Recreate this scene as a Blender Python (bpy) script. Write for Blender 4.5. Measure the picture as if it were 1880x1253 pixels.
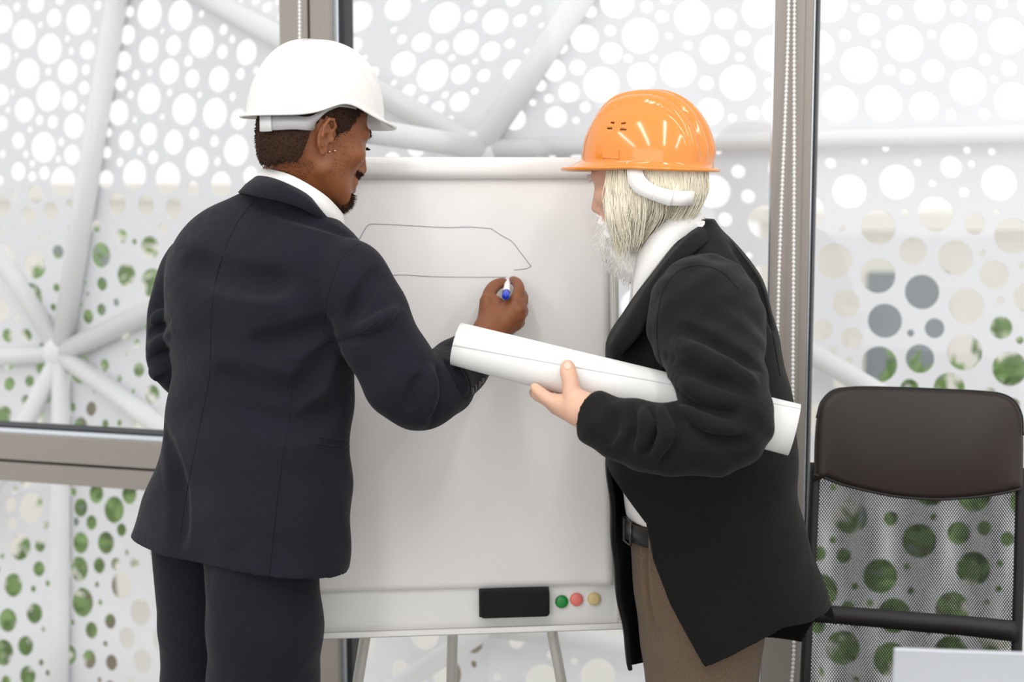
import bpy, bmesh, math, random
import numpy as np
from mathutils import Vector, Matrix
from mathutils.bvhtree import BVHTree
from mathutils.geometry import delaunay_2d_cdt

for o in list(bpy.data.objects):
    bpy.data.objects.remove(o)
scene = bpy.context.scene
COL = scene.collection

# ------------------------------------------------------------------ camera
F = 2611.0            # focal length in pixels of the 1880 x 1253 frame (50 mm on 36 mm)
CX, CY = 940.0, 626.5
CAMZ = 1.58
PITCH = math.atan(286.5 / F)
cam_d = bpy.data.cameras.new('camera')
cam_d.sensor_width = 36.0
cam_d.lens = 36.0 * F / 1880.0
cam_d.clip_start = 0.05
cam_d.clip_end = 200
cam_d.dof.use_dof = True
cam_d.dof.focus_distance = 2.80
cam_d.dof.aperture_fstop = 2.8
cam = bpy.data.objects.new('camera', cam_d)
COL.objects.link(cam)
cam.location = (0, 0, CAMZ)
cam.rotation_euler = (math.pi / 2 - PITCH, 0, 0)
scene.camera = cam

# ------------------------------------------------------------------ light
world = bpy.data.worlds.new('overcast_sky')
scene.world = world
world.use_nodes = True
bg = world.node_tree.nodes['Background']
bg.inputs['Color'].default_value = (1.0, 0.992, 0.972, 1)
bg.inputs['Strength'].default_value = 0.86

def area_light(name, loc, target, size, size_y, power, color=(1, 1, 1)):
    d = bpy.data.lights.new(name, 'AREA')
    d.shape = 'RECTANGLE'
    d.size, d.size_y, d.energy, d.color = size, size_y, power, color
    o = bpy.data.objects.new(name, d)
    COL.objects.link(o)
    o.location = loc
    o.rotation_euler = (Vector(target) - Vector(loc)).to_track_quat('-Z', 'Y').to_euler()
    return o
# the room's strip lamps under the ceiling and the daylight of its windows behind the camera
for lx_ in (-1.9, -0.6, 0.7, 2.0):
    area_light('ceiling_lamp_offscreen', (lx_, 0.9, 3.05), (lx_, 1.5, 0.0), 0.16, 1.9, 11, (1.0, 0.985, 0.96))
area_light('window_rear_offscreen', (-1.4, -2.6, 2.3), (0.1, 3.0, 1.0), 4.5, 2.2, 34, (1.0, 0.99, 0.97))

scene.view_settings.view_transform = 'Standard'
scene.view_settings.look = 'None'
scene.view_settings.gamma = 1.0
scene.view_settings.use_curve_mapping = False
scene.view_settings.exposure = 0.38

# ------------------------------------------------------------------ helpers
FWD = Vector((0, math.cos(PITCH), -math.sin(PITCH)))
UPV = Vector((0, math.sin(PITCH), math.cos(PITCH)))
CAM = Vector((0, 0, CAMZ))

def ray(x, y):
    return FWD + Vector((1, 0, 0)) * ((x - CX) / F) + UPV * ((CY - y) / F)

def P(x, y, d):
    """pixel of the photograph + distance along the view axis -> world point"""
    return CAM + ray(x, y) * d

def U(d, y):
    """distance for a low pixel that keeps the point upright below the one at row 700"""
    return d if y <= 700 else d * ray(CX, 700).y / ray(CX, y).y

def on_plane(x, y, p0, n):
    r = ray(x, y)
    return CAM + r * ((p0 - CAM).dot(n) / r.dot(n))

def srgb(r, g, b):
    f = lambda c: (c / 255 / 12.92) if c <= 10.3 else ((c / 255 + 0.055) / 1.055) ** 2.4
    return (f(r), f(g), f(b), 1.0)

def mat(name, color, rough=0.5, metal=0.0, spec=0.5, noise=None, bump=None, sheen=0.0, sss=0.0, coat=0.0,
        trans=0.0, alpha=1.0, wrinkle=None):
    """noise=(scale, amount, detail) colour variation; bump=(scale, strength, distance)"""
    m = bpy.data.materials.new(name)
    m.use_nodes = True
    nt = m.node_tree
    b = nt.nodes['Principled BSDF']
    b.inputs['Base Color'].default_value = color
    b.inputs['Roughness'].default_value = rough
    b.inputs['Metallic'].default_value = metal
    b.inputs['Specular IOR Level'].default_value = spec
    if sheen: b.inputs['Sheen Weight'].default_value = sheen
    if coat: b.inputs['Coat Weight'].default_value = coat; b.inputs['Coat Roughness'].default_value = 0.06
    if trans: b.inputs['Transmission Weight'].default_value = trans
    if alpha < 1: b.inputs['Alpha'].default_value = alpha
    if sss:
        b.inputs['Subsurface Weight'].default_value = sss
        b.inputs['Subsurface Radius'].default_value = (0.012, 0.005, 0.003)
        b.inputs['Subsurface Scale'].default_value = 0.6
    tc = nt.nodes.new('ShaderNodeTexCoord')
    if noise:
        n = nt.nodes.new('ShaderNodeTexNoise')
        n.inputs['Scale'].default_value = noise[0]
        n.inputs['Detail'].default_value = noise[2] if len(noise) > 2 else 4
        nt.links.new(tc.outputs['Object'], n.inputs['Vector'])
        mx = nt.nodes.new('ShaderNodeMix'); mx.data_type = 'RGBA'
        a = noise[1]
        mx.inputs[6].default_value = tuple(c * (1 - a) for c in color[:3]) + (1,)
        mx.inputs[7].default_value = tuple(min(1, c * (1 + a)) for c in color[:3]) + (1,)
        nt.links.new(n.outputs['Fac'], mx.inputs[0])
        nt.links.new(mx.outputs[2], b.inputs['Base Color'])
    if bump:
        n = nt.nodes.new('ShaderNodeTexNoise')
        n.inputs['Scale'].default_value = bump[0]
        n.inputs['Detail'].default_value = 3
        nt.links.new(tc.outputs['Object'], n.inputs['Vector'])
        bp = nt.nodes.new('ShaderNodeBump')
        bp.inputs['Strength'].default_value = bump[1]
        bp.inputs['Distance'].default_value = bump[2] if len(bump) > 2 else 0.002
        nt.links.new(n.outputs['Fac'], bp.inputs['Height'])
        nt.links.new(bp.outputs['Normal'], b.inputs['Normal'])
        if wrinkle:                       # soft drape of cloth
            w = nt.nodes.new('ShaderNodeTexNoise')
            w.inputs['Scale'].default_value = wrinkle[0]
            w.inputs['Detail'].default_value = 2.5
            w.inputs['Distortion'].default_value = 0.8
            mp = nt.nodes.new('ShaderNodeMapping'); mp.inputs['Scale'].default_value = (1, 1, 1.9); mp.inputs['Rotation'].default_value = (0.3, 0.5, 0)
            nt.links.new(tc.outputs['Object'], mp.inputs['Vector']); nt.links.new(mp.outputs[0], w.inputs['Vector'])
            b2 = nt.nodes.new('ShaderNodeBump')
            b2.inputs['Strength'].default_value = wrinkle[1]; b2.inputs['Distance'].default_value = wrinkle[2]
            nt.links.new(w.outputs['Fac'], b2.inputs['Height']); nt.links.new(b2.outputs['Normal'], bp.inputs['Normal'])
    return m

def tag(o, label=None, cat=None, group=None, kind=None):
    if label: o['label'] = label
    if cat: o['category'] = cat
    if group: o['group'] = group
    if kind: o['kind'] = kind
    return o

def empty(name, loc=(0, 0, 0)):
    o = bpy.data.objects.new(name, None)
    o.empty_display_size = 0.1
    COL.objects.link(o)
    o.location = loc
    return o

def link(name, me, m, parent=None, smooth=True):
    if m: me.materials.append(m)
    if smooth:
        me.polygons.foreach_set('use_smooth', [True] * len(me.polygons))
    o = bpy.data.objects.new(name, me)
    COL.objects.link(o)
    if parent:
        o.parent = parent
        o.matrix_parent_inverse = Matrix.Translation(parent.location).inverted()
    return o

def obj_py(name, verts, faces, m, parent=None, smooth=False):
    me = bpy.data.meshes.new(name)
    me.from_pydata([tuple(v) for v in verts], [], faces)
    me.update()
    return link(name, me, m, parent, smooth)

def obj_bm(name, bm, m, parent=None, smooth=False):
    bmesh.ops.recalc_face_normals(bm, faces=bm.faces)
    me = bpy.data.meshes.new(name)
    bm.to_mesh(me); bm.free()
    return link(name, me, m, parent, smooth)

def bm_box(bm, c, ax, ay, az, hx, hy, hz, bevel=0.0):
    """box with centre c, unit axes and half sizes"""
    c, ax, ay, az = map(Vector, (c, ax, ay, az))
    vs = []
    for sz in (-1, 1):
        for sy in (-1, 1):
            for sx in (-1, 1):
                vs.append(bm.verts.new(c + ax * hx * sx + ay * hy * sy + az * hz * sz))
    fs = [(0, 1, 3, 2), (4, 6, 7, 5), (0, 4, 5, 1), (2, 3, 7, 6), (0, 2, 6, 4), (1, 5, 7, 3)]
    new = [bm.faces.new([vs[i] for i in f]) for f in fs]
    if bevel > 0:
        es = list({e for f in new for e in f.edges})
        bmesh.ops.bevel(bm, geom=es, offset=bevel, segments=3, affect='EDGES', profile=0.5)

def box(name, c, ax, ay, az, hx, hy, hz, m, parent=None, bevel=0.0, smooth=False):
    bm = bmesh.new()
    bm_box(bm, c, ax, ay, az, hx, hy, hz, bevel)
    return obj_bm(name, bm, m, parent, smooth)

def resample(pts, n):
    """Catmull-Rom through points (any dimension), n samples, even in parameter length"""
    p = np.array([list(q) for q in pts], float)
    if len(p) == 2:
        t = np.linspace(0, 1, n)[:, None]
        return p[0] * (1 - t) + p[1] * t
    seg = np.linalg.norm(np.diff(p[:, :min(3, p.shape[1])], axis=0), axis=1) ** 0.5 + 1e-9
    T = np.concatenate([[0], np.cumsum(seg)])
    q = np.vstack([2 * p[0] - p[1], p, 2 * p[-1] - p[-2]])
    TT = np.concatenate([[T[0] - seg[0]], T, [T[-1] + seg[-1]]])
    out = []
    for t in np.linspace(T[0], T[-1], n):
        i = min(max(np.searchsorted(T, t, side='right') - 1, 0), len(p) - 2) + 1
        t0, t1, t2, t3 = TT[i - 1], TT[i], TT[i + 1], TT[i + 2]
        p0, p1, p2, p3 = q[i - 1], q[i], q[i + 1], q[i + 2]
        a1 = (t1 - t) / (t1 - t0) * p0 + (t - t0) / (t1 - t0) * p1
        a2 = (t2 - t) / (t2 - t1) * p1 + (t - t1) / (t2 - t1) * p2
        a3 = (t3 - t) / (t3 - t2) * p2 + (t - t2) / (t3 - t2) * p3
        b1 = (t2 - t) / (t2 - t0) * a1 + (t - t0) / (t2 - t0) * a2
        b2 = (t3 - t) / (t3 - t1) * a2 + (t - t1) / (t3 - t1) * a3
        out.append((t2 - t) / (t2 - t1) * b1 + (t - t1) / (t2 - t1) * b2)
    return np.array(out)

def tube_data(pts, radii, seg=8, cap=True, flat=1.0):
    """verts, faces of a tube along pts"""
    pts = [Vector(p) for p in pts]
    n = len(pts)
    if not hasattr(radii, '__len__'): radii = [radii] * n
    V, Fc = [], []
    t0 = (pts[1] - pts[0]).normalized()
    ref = Vector((0, 0, 1)) if abs(t0.z) < 0.9 else Vector((1, 0, 0))
    u = t0.cross(ref).normalized()
    for i in range(n):
        t = (pts[min(i + 1, n - 1)] - pts[max(i - 1, 0)]).normalized()
        u = (u - t * u.dot(t)).normalized()
        v = t.cross(u)
        for k in range(seg):
            a = 2 * math.pi * k / seg
            V.append(pts[i] + (u * math.cos(a) + v * math.sin(a) * flat) * radii[i])
    for i in range(n - 1):
        for k in range(seg):
            k2 = (k + 1) % seg
            Fc.append((i * seg + k, i * seg + k2, (i + 1) * seg + k2, (i + 1) * seg + k))
    if cap:
        Fc.append(tuple(reversed(range(seg))))
        Fc.append(tuple((n - 1) * seg + k for k in range(seg)))
    return V, Fc

def tube(name, pts, radii, m, parent=None, seg=10, smooth=True):
    V, Fc = tube_data(pts, radii, seg)
    return obj_py(name, V, Fc, m, parent, smooth)

def strip(name, top, bot, n, thick, m, parent=None, mid=None, closed=False):
    """band between two space polylines, given a thickness"""
    a = resample(top, n); b = resample(bot, n)
    rows = [a] + ([resample(mid, n)] if mid is not None else []) + [b]
    V, Fc = [], []
    for r in rows: V += [tuple(p) for p in r]
    for j in range(len(rows) - 1):
        for i in range(n - 1 + (1 if closed else 0)):
            i2 = (i + 1) % n
            Fc.append((j * n + i, j * n + i2, (j + 1) * n + i2, (j + 1) * n + i))
    o = obj_py(name, V, Fc, m, parent, True)
    s = o.modifiers.new('thick', 'SOLIDIFY'); s.thickness = thick; s.offset = 0
    return o

# ------------------------------------------------------------------ volumes -> smooth surfaces
def axis(segs):
    """[(lo, hi, step), ...] -> graded grid coordinates"""
    out = []
    for lo, hi, st in segs:
        n = max(1, int(round((hi - lo) / st)))
        out += list(np.linspace(lo, hi, n, endpoint=False))
    out.append(segs[-1][1])
    return np.array(out, np.float32)

def smin(a, b, k):
    if k <= 0: return np.minimum(a, b)
    h = np.clip(0.5 + 0.5 * (b - a) / k, 0, 1)
    return b * (1 - h) + a * h - k * h * (1 - h)

def smax(a, b, k):
    return -smin(-a, -b, k)

class Vol:
    def __init__(s, xs, ys, zs):
        s.x, s.y, s.z = xs, ys, zs
        s.D = np.full((len(xs), len(ys), len(zs)), 0.5, np.float32)
    def region(s, lo, hi):
        sl, co = [], []
        for ax, a, b in zip((s.x, s.y, s.z), lo, hi):
            i0 = max(0, np.searchsorted(ax, a) - 1); i1 = min(len(ax), np.searchsorted(ax, b) + 1)
            sl.append(slice(i0, max(i1, i0 + 1))); co.append(ax[i0:max(i1, i0 + 1)])
        return tuple(sl), co[0][:, None, None], co[1][None, :, None], co[2][None, None, :]
    def add(s, prim, k=0.01):
        fn, lo, hi = prim
        m = k + 0.02
        sl, X, Y, Z = s.region([v - m for v in lo], [v + m for v in hi])
        s.D[sl] = smin(s.D[sl], fn(X, Y, Z).astype(np.float32), k)
    def cut(s, prim, k=0.004):
        fn, lo, hi = prim
        m = k + 0.02
        sl, X, Y, Z = s.region([v - m for v in lo], [v + m for v in hi])
        s.D[sl] = smax(s.D[sl], -fn(X, Y, Z).astype(np.float32), k)
    def full(s):
        return s.x[:, None, None], s.y[None, :, None], s.z[None, None, :]
    def mesh(s, name):
        D = s.D
        D[0], D[-1], D[:, 0], D[:, -1], D[:, :, 0], D[:, :, -1] = (0.5,) * 6
        ins = D < 0
        nx, ny, nz = D.shape
        c = np.zeros((nx - 1, ny - 1, nz - 1), np.int8)
        for i in (0, 1):
            for j in (0, 1):
                for k in (0, 1):
                    c += ins[i:nx - 1 + i, j:ny - 1 + j, k:nz - 1 + k]
        act = (c > 0) & (c < 8)
        I, J, K = np.nonzero(act)
        N = len(I)
        idx = np.full(act.shape, -1, np.int32); idx[I, J, K] = np.arange(N)
        corner = [(i, j, k) for i in (0, 1) for j in (0, 1) for k in (0, 1)]
        val = [D[I + a, J + b, K + d] for a, b, d in corner]
        acc = np.zeros((N, 3)); cnt = np.zeros(N)
        for p in range(8):
            for ax in range(3):
                if corner[p][ax]: continue
                q = list(corner[p]); q[ax] = 1
                qi = corner.index(tuple(q))
                va, vb = val[p], val[qi]
                mk = (va < 0) != (vb < 0)
                t = np.where(mk, va / np.where(mk, va - vb, 1), 0)
                for e in range(3):
                    acc[:, e] += np.where(mk, (t if e == ax else corner[p][e]), 0)
                cnt += mk
        acc /= cnt[:, None]
        V = np.empty((N, 3))
        for e, (ax, ii) in enumerate(((s.x, I), (s.y, J), (s.z, K))):
            V[:, e] = ax[ii] + acc[:, e] * (ax[ii + 1] - ax[ii])
        Q = []
        for ax in range(3):
            sh = [slice(None)] * 3; sh2 = [slice(None)] * 3
            sh[ax] = slice(0, -1); sh2[ax] = slice(1, None)
            A, B = ins[tuple(sh)], ins[tuple(sh2)]
            e = np.array(np.nonzero(A != B)).T
            fl = A[tuple(e.T)]
            o1, o2 = [(1, 2), (2, 0), (0, 1)][ax]
            ok = (e[:, o1] > 0) & (e[:, o2] > 0) & (e[:, o1] < D.shape[o1] - 1) & (e[:, o2] < D.shape[o2] - 1)
            e, fl = e[ok], fl[ok]
            def cell(d1, d2):
                f = e.copy(); f[:, o1] -= d1; f[:, o2] -= d2
                return idx[tuple(f.T)]
            q = np.stack([cell(1, 1), cell(0, 1), cell(0, 0), cell(1, 0)], 1)
            q[~fl] = q[~fl][:, ::-1]
            Q.append(q)
        Q = np.vstack(Q)
        Q = Q[(Q >= 0).all(1)]
        me = bpy.data.meshes.new(name)
        me.vertices.add(N); me.vertices.foreach_set('co', V.astype(np.float32).ravel())
        me.loops.add(len(Q) * 4); me.loops.foreach_set('vertex_index', Q.ravel().astype(np.int32))
        me.polygons.add(len(Q))
        me.polygons.foreach_set('loop_start', np.arange(len(Q), dtype=np.int32) * 4)
        me.update(calc_edges=True)
        return me

def bounds(pts, r):
    a = np.array([list(p)[:3] for p in pts], float)
    return list(a.min(0) - r), list(a.max(0) + r)

def cone(p0, p1, r0, r1):
    """round cone between two points"""
    p0 = np.array(p0, float); p1 = np.array(p1, float)
    d = p1 - p0; L2 = float(d @ d) + 1e-12
    def fn(X, Y, Z):
        t = np.clip(((X - p0[0]) * d[0] + (Y - p0[1]) * d[1] + (Z - p0[2]) * d[2]) / L2, 0, 1)
        return np.sqrt((X - p0[0] - t * d[0]) ** 2 + (Y - p0[1] - t * d[1]) ** 2 + (Z - p0[2] - t * d[2]) ** 2) - (r0 + (r1 - r0) * t)
    lo, hi = bounds([p0, p1], max(r0, r1))
    return fn, lo, hi

def chain(vol, pts, radii, k=0.01, n=None):
    """smooth limb through points, one continuous round-cone chain"""
    if n:
        q = resample([list(p) + [r] for p, r in zip(pts, radii)], n)
        pts, radii = q[:, :3], q[:, 3]
    for i in range(len(pts) - 1):
        vol.add(cone(pts[i], pts[i + 1], radii[i], radii[i + 1]), k)

def ball(c, rad, M=None):
    """ellipsoid; M columns are its axes"""
    c = np.array(c, float); rad = np.array(rad if hasattr(rad, '__len__') else (rad,) * 3, float)
    A = np.eye(3) if M is None else np.array(M, float)
    def fn(X, Y, Z):
        x, y, z = X - c[0], Y - c[1], Z - c[2]
        u = [(A[0, i] * x + A[1, i] * y + A[2, i] * z) / rad[i] for i in range(3)]
        k0 = np.sqrt(u[0] ** 2 + u[1] ** 2 + u[2] ** 2)
        k1 = np.sqrt((u[0] / rad[0]) ** 2 + (u[1] / rad[1]) ** 2 + (u[2] / rad[2]) ** 2)
        return k0 * (k0 - 1) / np.maximum(k1, 1e-6)
    R = float(rad.max())
    return fn, list(c - R), list(c + R)

def stack(levels, n=2.3, yaw=0.0, cap_lo=None, cap_hi=None, grow=0.0):
    """body of stacked super-ellipses; levels: (z, cx, cy, a, b) with a along the lateral axis turned by yaw"""
    L = sorted([list(l) for l in levels])
    L = np.array(L, float)
    zz = np.linspace(L[0, 0], L[-1, 0], 160)
    T = resample(L, 400); T = T[np.argsort(T[:, 0])]
    par = [np.interp(zz, T[:, 0], T[:, i]) for i in range(1, 5)]
    ca, sa = math.cos(yaw), math.sin(yaw)
    lo_z = L[0, 0] if cap_lo is None else cap_lo
    hi_z = L[-1, 0] if cap_hi is None else cap_hi
    def fn(X, Y, Z):
        cx, cy, a, b = [np.interp(np.ravel(Z), zz, p).reshape(np.shape(Z)) for p in par]
        a = a + grow; b = b + grow
        dx, dy = X - cx, Y - cy
        u = np.abs(dx * ca - dy * sa); v = np.abs(dx * sa + dy * ca)
        rho = ((u / a) ** n + (v / b) ** n) ** (1.0 / n)
        r = np.sqrt(u * u + v * v)
        d = np.where(rho > 1e-4, r * (1 - 1 / np.maximum(rho, 1e-4)), -np.minimum(a, b))
        d = np.maximum(d, -np.minimum(a, b))
        return np.maximum(d, np.maximum(lo_z - Z, Z - hi_z))
    m = float(L[:, 3:].max()) + abs(grow)
    lo = [L[:, 1].min() - m, L[:, 2].min() - m, lo_z]; hi = [L[:, 1].max() + m, L[:, 2].max() + m, hi_z]
    return fn, lo, hi

def levels_px(rows, yaw=0.0):
    """rows (y, x_left, x_right, depth, ratio) measured outlines -> stack levels"""
    out = []
    for y, xl, xr, d, ratio in rows:
        d = U(d, y)
        c = P((xl + xr) / 2, y, d)
        W = (xr - xl) / 2 * d / F
        a = W / math.sqrt(math.cos(yaw) ** 2 + (ratio * math.sin(yaw)) ** 2)
        out.append((c.z, c.x, c.y, a, a * ratio))
    return out

def frame(yaw, pitch, roll=0.0):
    """axes of a head or hat: columns right, forward, up; yaw turns from +Y towards +X, pitch bends down"""
    f = Vector((math.sin(yaw) * math.cos(pitch), math.cos(yaw) * math.cos(pitch), -math.sin(pitch)))
    r = Vector((math.cos(yaw), -math.sin(yaw), 0))
    u = r.cross(f)
    if roll:
        q = Matrix.Rotation(roll, 3, f)
        r, u = q @ r, q @ u
    return np.array([list(r), list(f), list(u)]).T

def local(fn, c, M, s, R):
    c = np.array(c, float)
    def g(X, Y, Z):
        x, y, z = X - c[0], Y - c[1], Z - c[2]
        return fn(*[(M[0, i] * x + M[1, i] * y + M[2, i] * z) / s for i in range(3)]) * s
    return g, list(c - R), list(c + R)

def to_world(p, c, M, s):
    return Vector(np.array(c) + (M @ np.array(p, float)) * s)

def bvh_of(*objs):
    V, T = [], []
    for o in objs:
        off = len(V)
        V += [o.matrix_world @ v.co for v in o.data.vertices]
        T += [tuple(i + off for i in p.vertices) for p in o.data.polygons]
    return BVHTree.FromPolygons(V, T)

def cast(bvh, x, y, lift=0.001, fallback=None):
    """where the sight line of a measured pixel meets a surface"""
    r = ray(x, y).normalized()
    hit = bvh.ray_cast(CAM, r)
    if hit[0] is None:
        return P(x, y, fallback) if fallback else None
    return hit[0] + hit[1] * lift if hit[1].dot(r) < 0 else hit[0] - r * lift

def drape(vol, bvh, grooves=(), ridges=()):
    """creases and folds pressed into a cloth volume along measured lines; each line: radius, blend, points"""
    for kind, group in (('g', grooves), ('r', ridges)):
        for r, k, pts in group:
            q = resample(pts, 14)
            hits = [bvh.ray_cast(CAM, ray(a, b).normalized()) for a, b in q]
            run = [(h[0], h[1]) for h in hits if h[0] is not None]
            n = len(run)
            for i in range(n - 1):
                e0, e1 = [max(0.0012, r * math.sin(math.pi * (j + 0.6) / (n + 0.2))) for j in (i, i + 1)]
                off = 0.55 if kind == 'g' else -0.45
                a, b = run[i][0] + run[i][1] * e0 * off, run[i + 1][0] + run[i + 1][1] * e1 * off
                if (a - b).length > 0.12: continue
                if kind == 'g': vol.cut(cone(a, b, e0, e1), k)
                else: vol.add(cone(a, b, e0, e1), k)

def bvh_mesh(me):
    n = len(me.vertices); co = np.empty(n * 3, np.float32); me.vertices.foreach_get('co', co)
    m = len(me.polygons); ix = np.empty(m * 4, np.int32); me.loops.foreach_get('vertex_index', ix)
    return BVHTree.FromPolygons(co.reshape(-1, 3).tolist(), ix.reshape(-1, 4).tolist())

def seam(name, bvh, pts, r, m, parent, n=30, lift=0.0004, fallback=None):
    q = resample(pts, n)
    h = [cast(bvh, a, b, lift, fallback) for a, b in q]
    h = [p for p in h if p is not None]
    if len(h) < 2: return None
    return tube(name, h, r, m, parent, seg=6)

# ================================================================== materials of the place
M_FLOOR = mat('floor_vinyl', srgb(150, 148, 145), 0.45, noise=(6, 0.08))
M_ALU = mat('grey_powder_coat', srgb(154, 147, 140), 0.38, spec=0.4, bump=(900, 0.08, 0.0005))
M_STEEL = mat('bright_steel_edge', srgb(214, 220, 228), 0.18, metal=0.85)
M_GASKET = mat('black_rubber_gasket', srgb(26, 28, 34), 0.5)
M_PANEL = mat('white_painted_sheet', (0.80, 0.80, 0.835, 1), 0.55, noise=(3, 0.02))
M_TUBE = mat('white_painted_steel_tube', (0.84, 0.84, 0.86, 1), 0.3, noise=(5, 0.04))
M_BEAD = mat('white_plastic_beads', (0.9, 0.9, 0.89, 1), 0.3)

def mat_glass():
    m = bpy.data.materials.new('window_glass')
    m.use_nodes = True
    nt = m.node_tree
    nt.nodes.clear()
    out = nt.nodes.new('ShaderNodeOutputMaterial')
    tr = nt.nodes.new('ShaderNodeBsdfTransparent'); tr.inputs[0].default_value = (0.985, 0.99, 0.99, 1)
    gl = nt.nodes.new('ShaderNodeBsdfGlossy'); gl.inputs['Roughness'].default_value = 0.02
    lw = nt.nodes.new('ShaderNodeLayerWeight'); lw.inputs['Blend'].default_value = 0.5
    pw = nt.nodes.new('ShaderNodeMath'); pw.operation = 'POWER'; pw.inputs[1].default_value = 5.0
    fr = nt.nodes.new('ShaderNodeMath'); fr.operation = 'MULTIPLY_ADD'; fr.inputs[1].default_value = 0.9; fr.inputs[2].default_value = 0.035
    nt.links.new(lw.outputs['Facing'], pw.inputs[0]); nt.links.new(pw.outputs[0], fr.inputs[0])
    m2 = nt.nodes.new('ShaderNodeMixShader')
    nt.links.new(fr.outputs[0], m2.inputs[0]); nt.links.new(tr.outputs[0], m2.inputs[1]); nt.links.new(gl.outputs[0], m2.inputs[2])
    nt.links.new(m2.outputs[0], out.inputs[0])
    return m
M_GLASS = mat_glass()

X, Y, Z = Vector((1, 0, 0)), Vector((0, 1, 0)), Vector((0, 0, 1))

# ================================================================== floor and window wall

TH = math.radians(17)
WD = Vector((math.cos(TH), -math.sin(TH), 0))      # along the window wall, to the right
WN = Vector((-math.sin(TH), -math.cos(TH), 0))     # towards the room
W0 = Vector((0, 3.80, 0))
def wall_s(px, y=340):
    return (on_plane(px, y, W0, WN) - W0).dot(WD)
def wall_pt(s, z, out=0.0):
    return W0 + WD * s + Z * z + WN * out

fa, fb = wall_pt(-4.2, 0, -0.06), wall_pt(3.6, 0, -0.06)
fl = [Vector((fa.x, -2.0, 0)), Vector((fb.x, -2.0, 0)), fb, fa]
floor = obj_py('floor', fl + [v - Z * 0.1 for v in fl], [(0, 1, 2, 3), (7, 6, 5, 4), (0, 4, 5, 1), (1, 5, 6, 2), (2, 6, 7, 3), (3, 7, 4, 0)], M_FLOOR)
tag(floor, kind='structure')

def upright(name, label, members, z0=0.0, z1=3.1):
    """members: (part name, px left, px right, front, back, material)"""
    root = empty(name, wall_pt(wall_s((members[0][1] + members[-1][2]) / 2), 0))
    tag(root, label, kind='structure')
    for pn, a, b, f, bk, m in members:
        s0, s1 = wall_s(a), wall_s(b)
        c = wall_pt((s0 + s1) / 2, (z0 + z1) / 2, (f + bk) / 2)
        box(pn, c, WD, WN, Z, (s1 - s0) / 2, (f - bk) / 2, (z1 - z0) / 2, m, root, bevel=0.0015)
    return root
upright('trim_1', 'grey double window upright behind the white hard hat',
        [('upright_face', 531, 581, 0.045, -0.05, M_ALU), ('joint', 580, 587, 0.03, -0.05, M_GASKET),
         ('upright_face', 586, 621, 0.045, -0.05, M_ALU), ('steel_edge', 621, 630, 0.02, -0.04, M_STEEL),
         ('gasket', 630, 639, 0.012, -0.05, M_GASKET)])
upright('trim_2', 'grey window upright beside the mesh office chair',
        [('steel_edge', 1414, 1420, 0.02, -0.05, M_STEEL), ('upright_face', 1420, 1475, 0.045, -0.06, M_ALU), ('upright_face', 1474.5, 1489, 0.041, -0.06, M_ALU),
         ('steel_edge', 1489, 1492, 0.03, -0.05, M_STEEL), ('gasket', 1492, 1496, 0.02, -0.05, M_GASKET)])
# transom on the left
def zpx(y, x=140): return on_plane(x, y, W0, WN).z
SL0, SL1 = wall_s(-900), wall_s(531)
t3 = empty('trim_3', wall_pt((SL0 + SL1) / 2, zpx(891)))
tag(t3, 'grey window cross rail behind the navy suit', kind='structure')
for pn, ya, yb, f, m in (('steel_edge', 790, 799, 0.03, M_STEEL), ('rail_face', 799, 846, 0.045, M_ALU),
                         ('joint', 845.5, 852, 0.034, M_GASKET), ('rail_face', 851.5, 886, 0.042, M_ALU), ('gasket', 786.5, 790.5, 0.02, M_GASKET)):
    z1, z0 = zpx(ya), zpx(yb)
    box(pn, wall_pt((SL0 + SL1) / 2, (z0 + z1) / 2, (f - 0.05) / 2), WD, WN, Z, (SL1 - SL0) / 2, (f + 0.05) / 2, (z1 - z0) / 2, m, t3, bevel=0.001)
# panes
def pane(name, s0, s1, z0, z1, label):
    o = box(name, wall_pt((s0 + s1) / 2, (z0 + z1) / 2, -0.02), WD, WN, Z, (s1 - s0) / 2, 0.004, (z1 - z0) / 2, M_GLASS)
    tag(o, label, kind='structure')
pane('window_1', SL0, SL1, zpx(786.5), 3.1, 'clear window pane above the grey cross rail')
pane('window_2', SL0, SL1, 0.02, zpx(886), 'clear window pane below the grey cross rail')
pane('window_3', wall_s(639), wall_s(1414), 0.02, 3.1, 'wide clear window pane behind the flip chart')
pane('window_4', wall_s(1496), wall_s(2620), 0.02, 3.1, 'clear window pane behind the mesh office chair')

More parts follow.
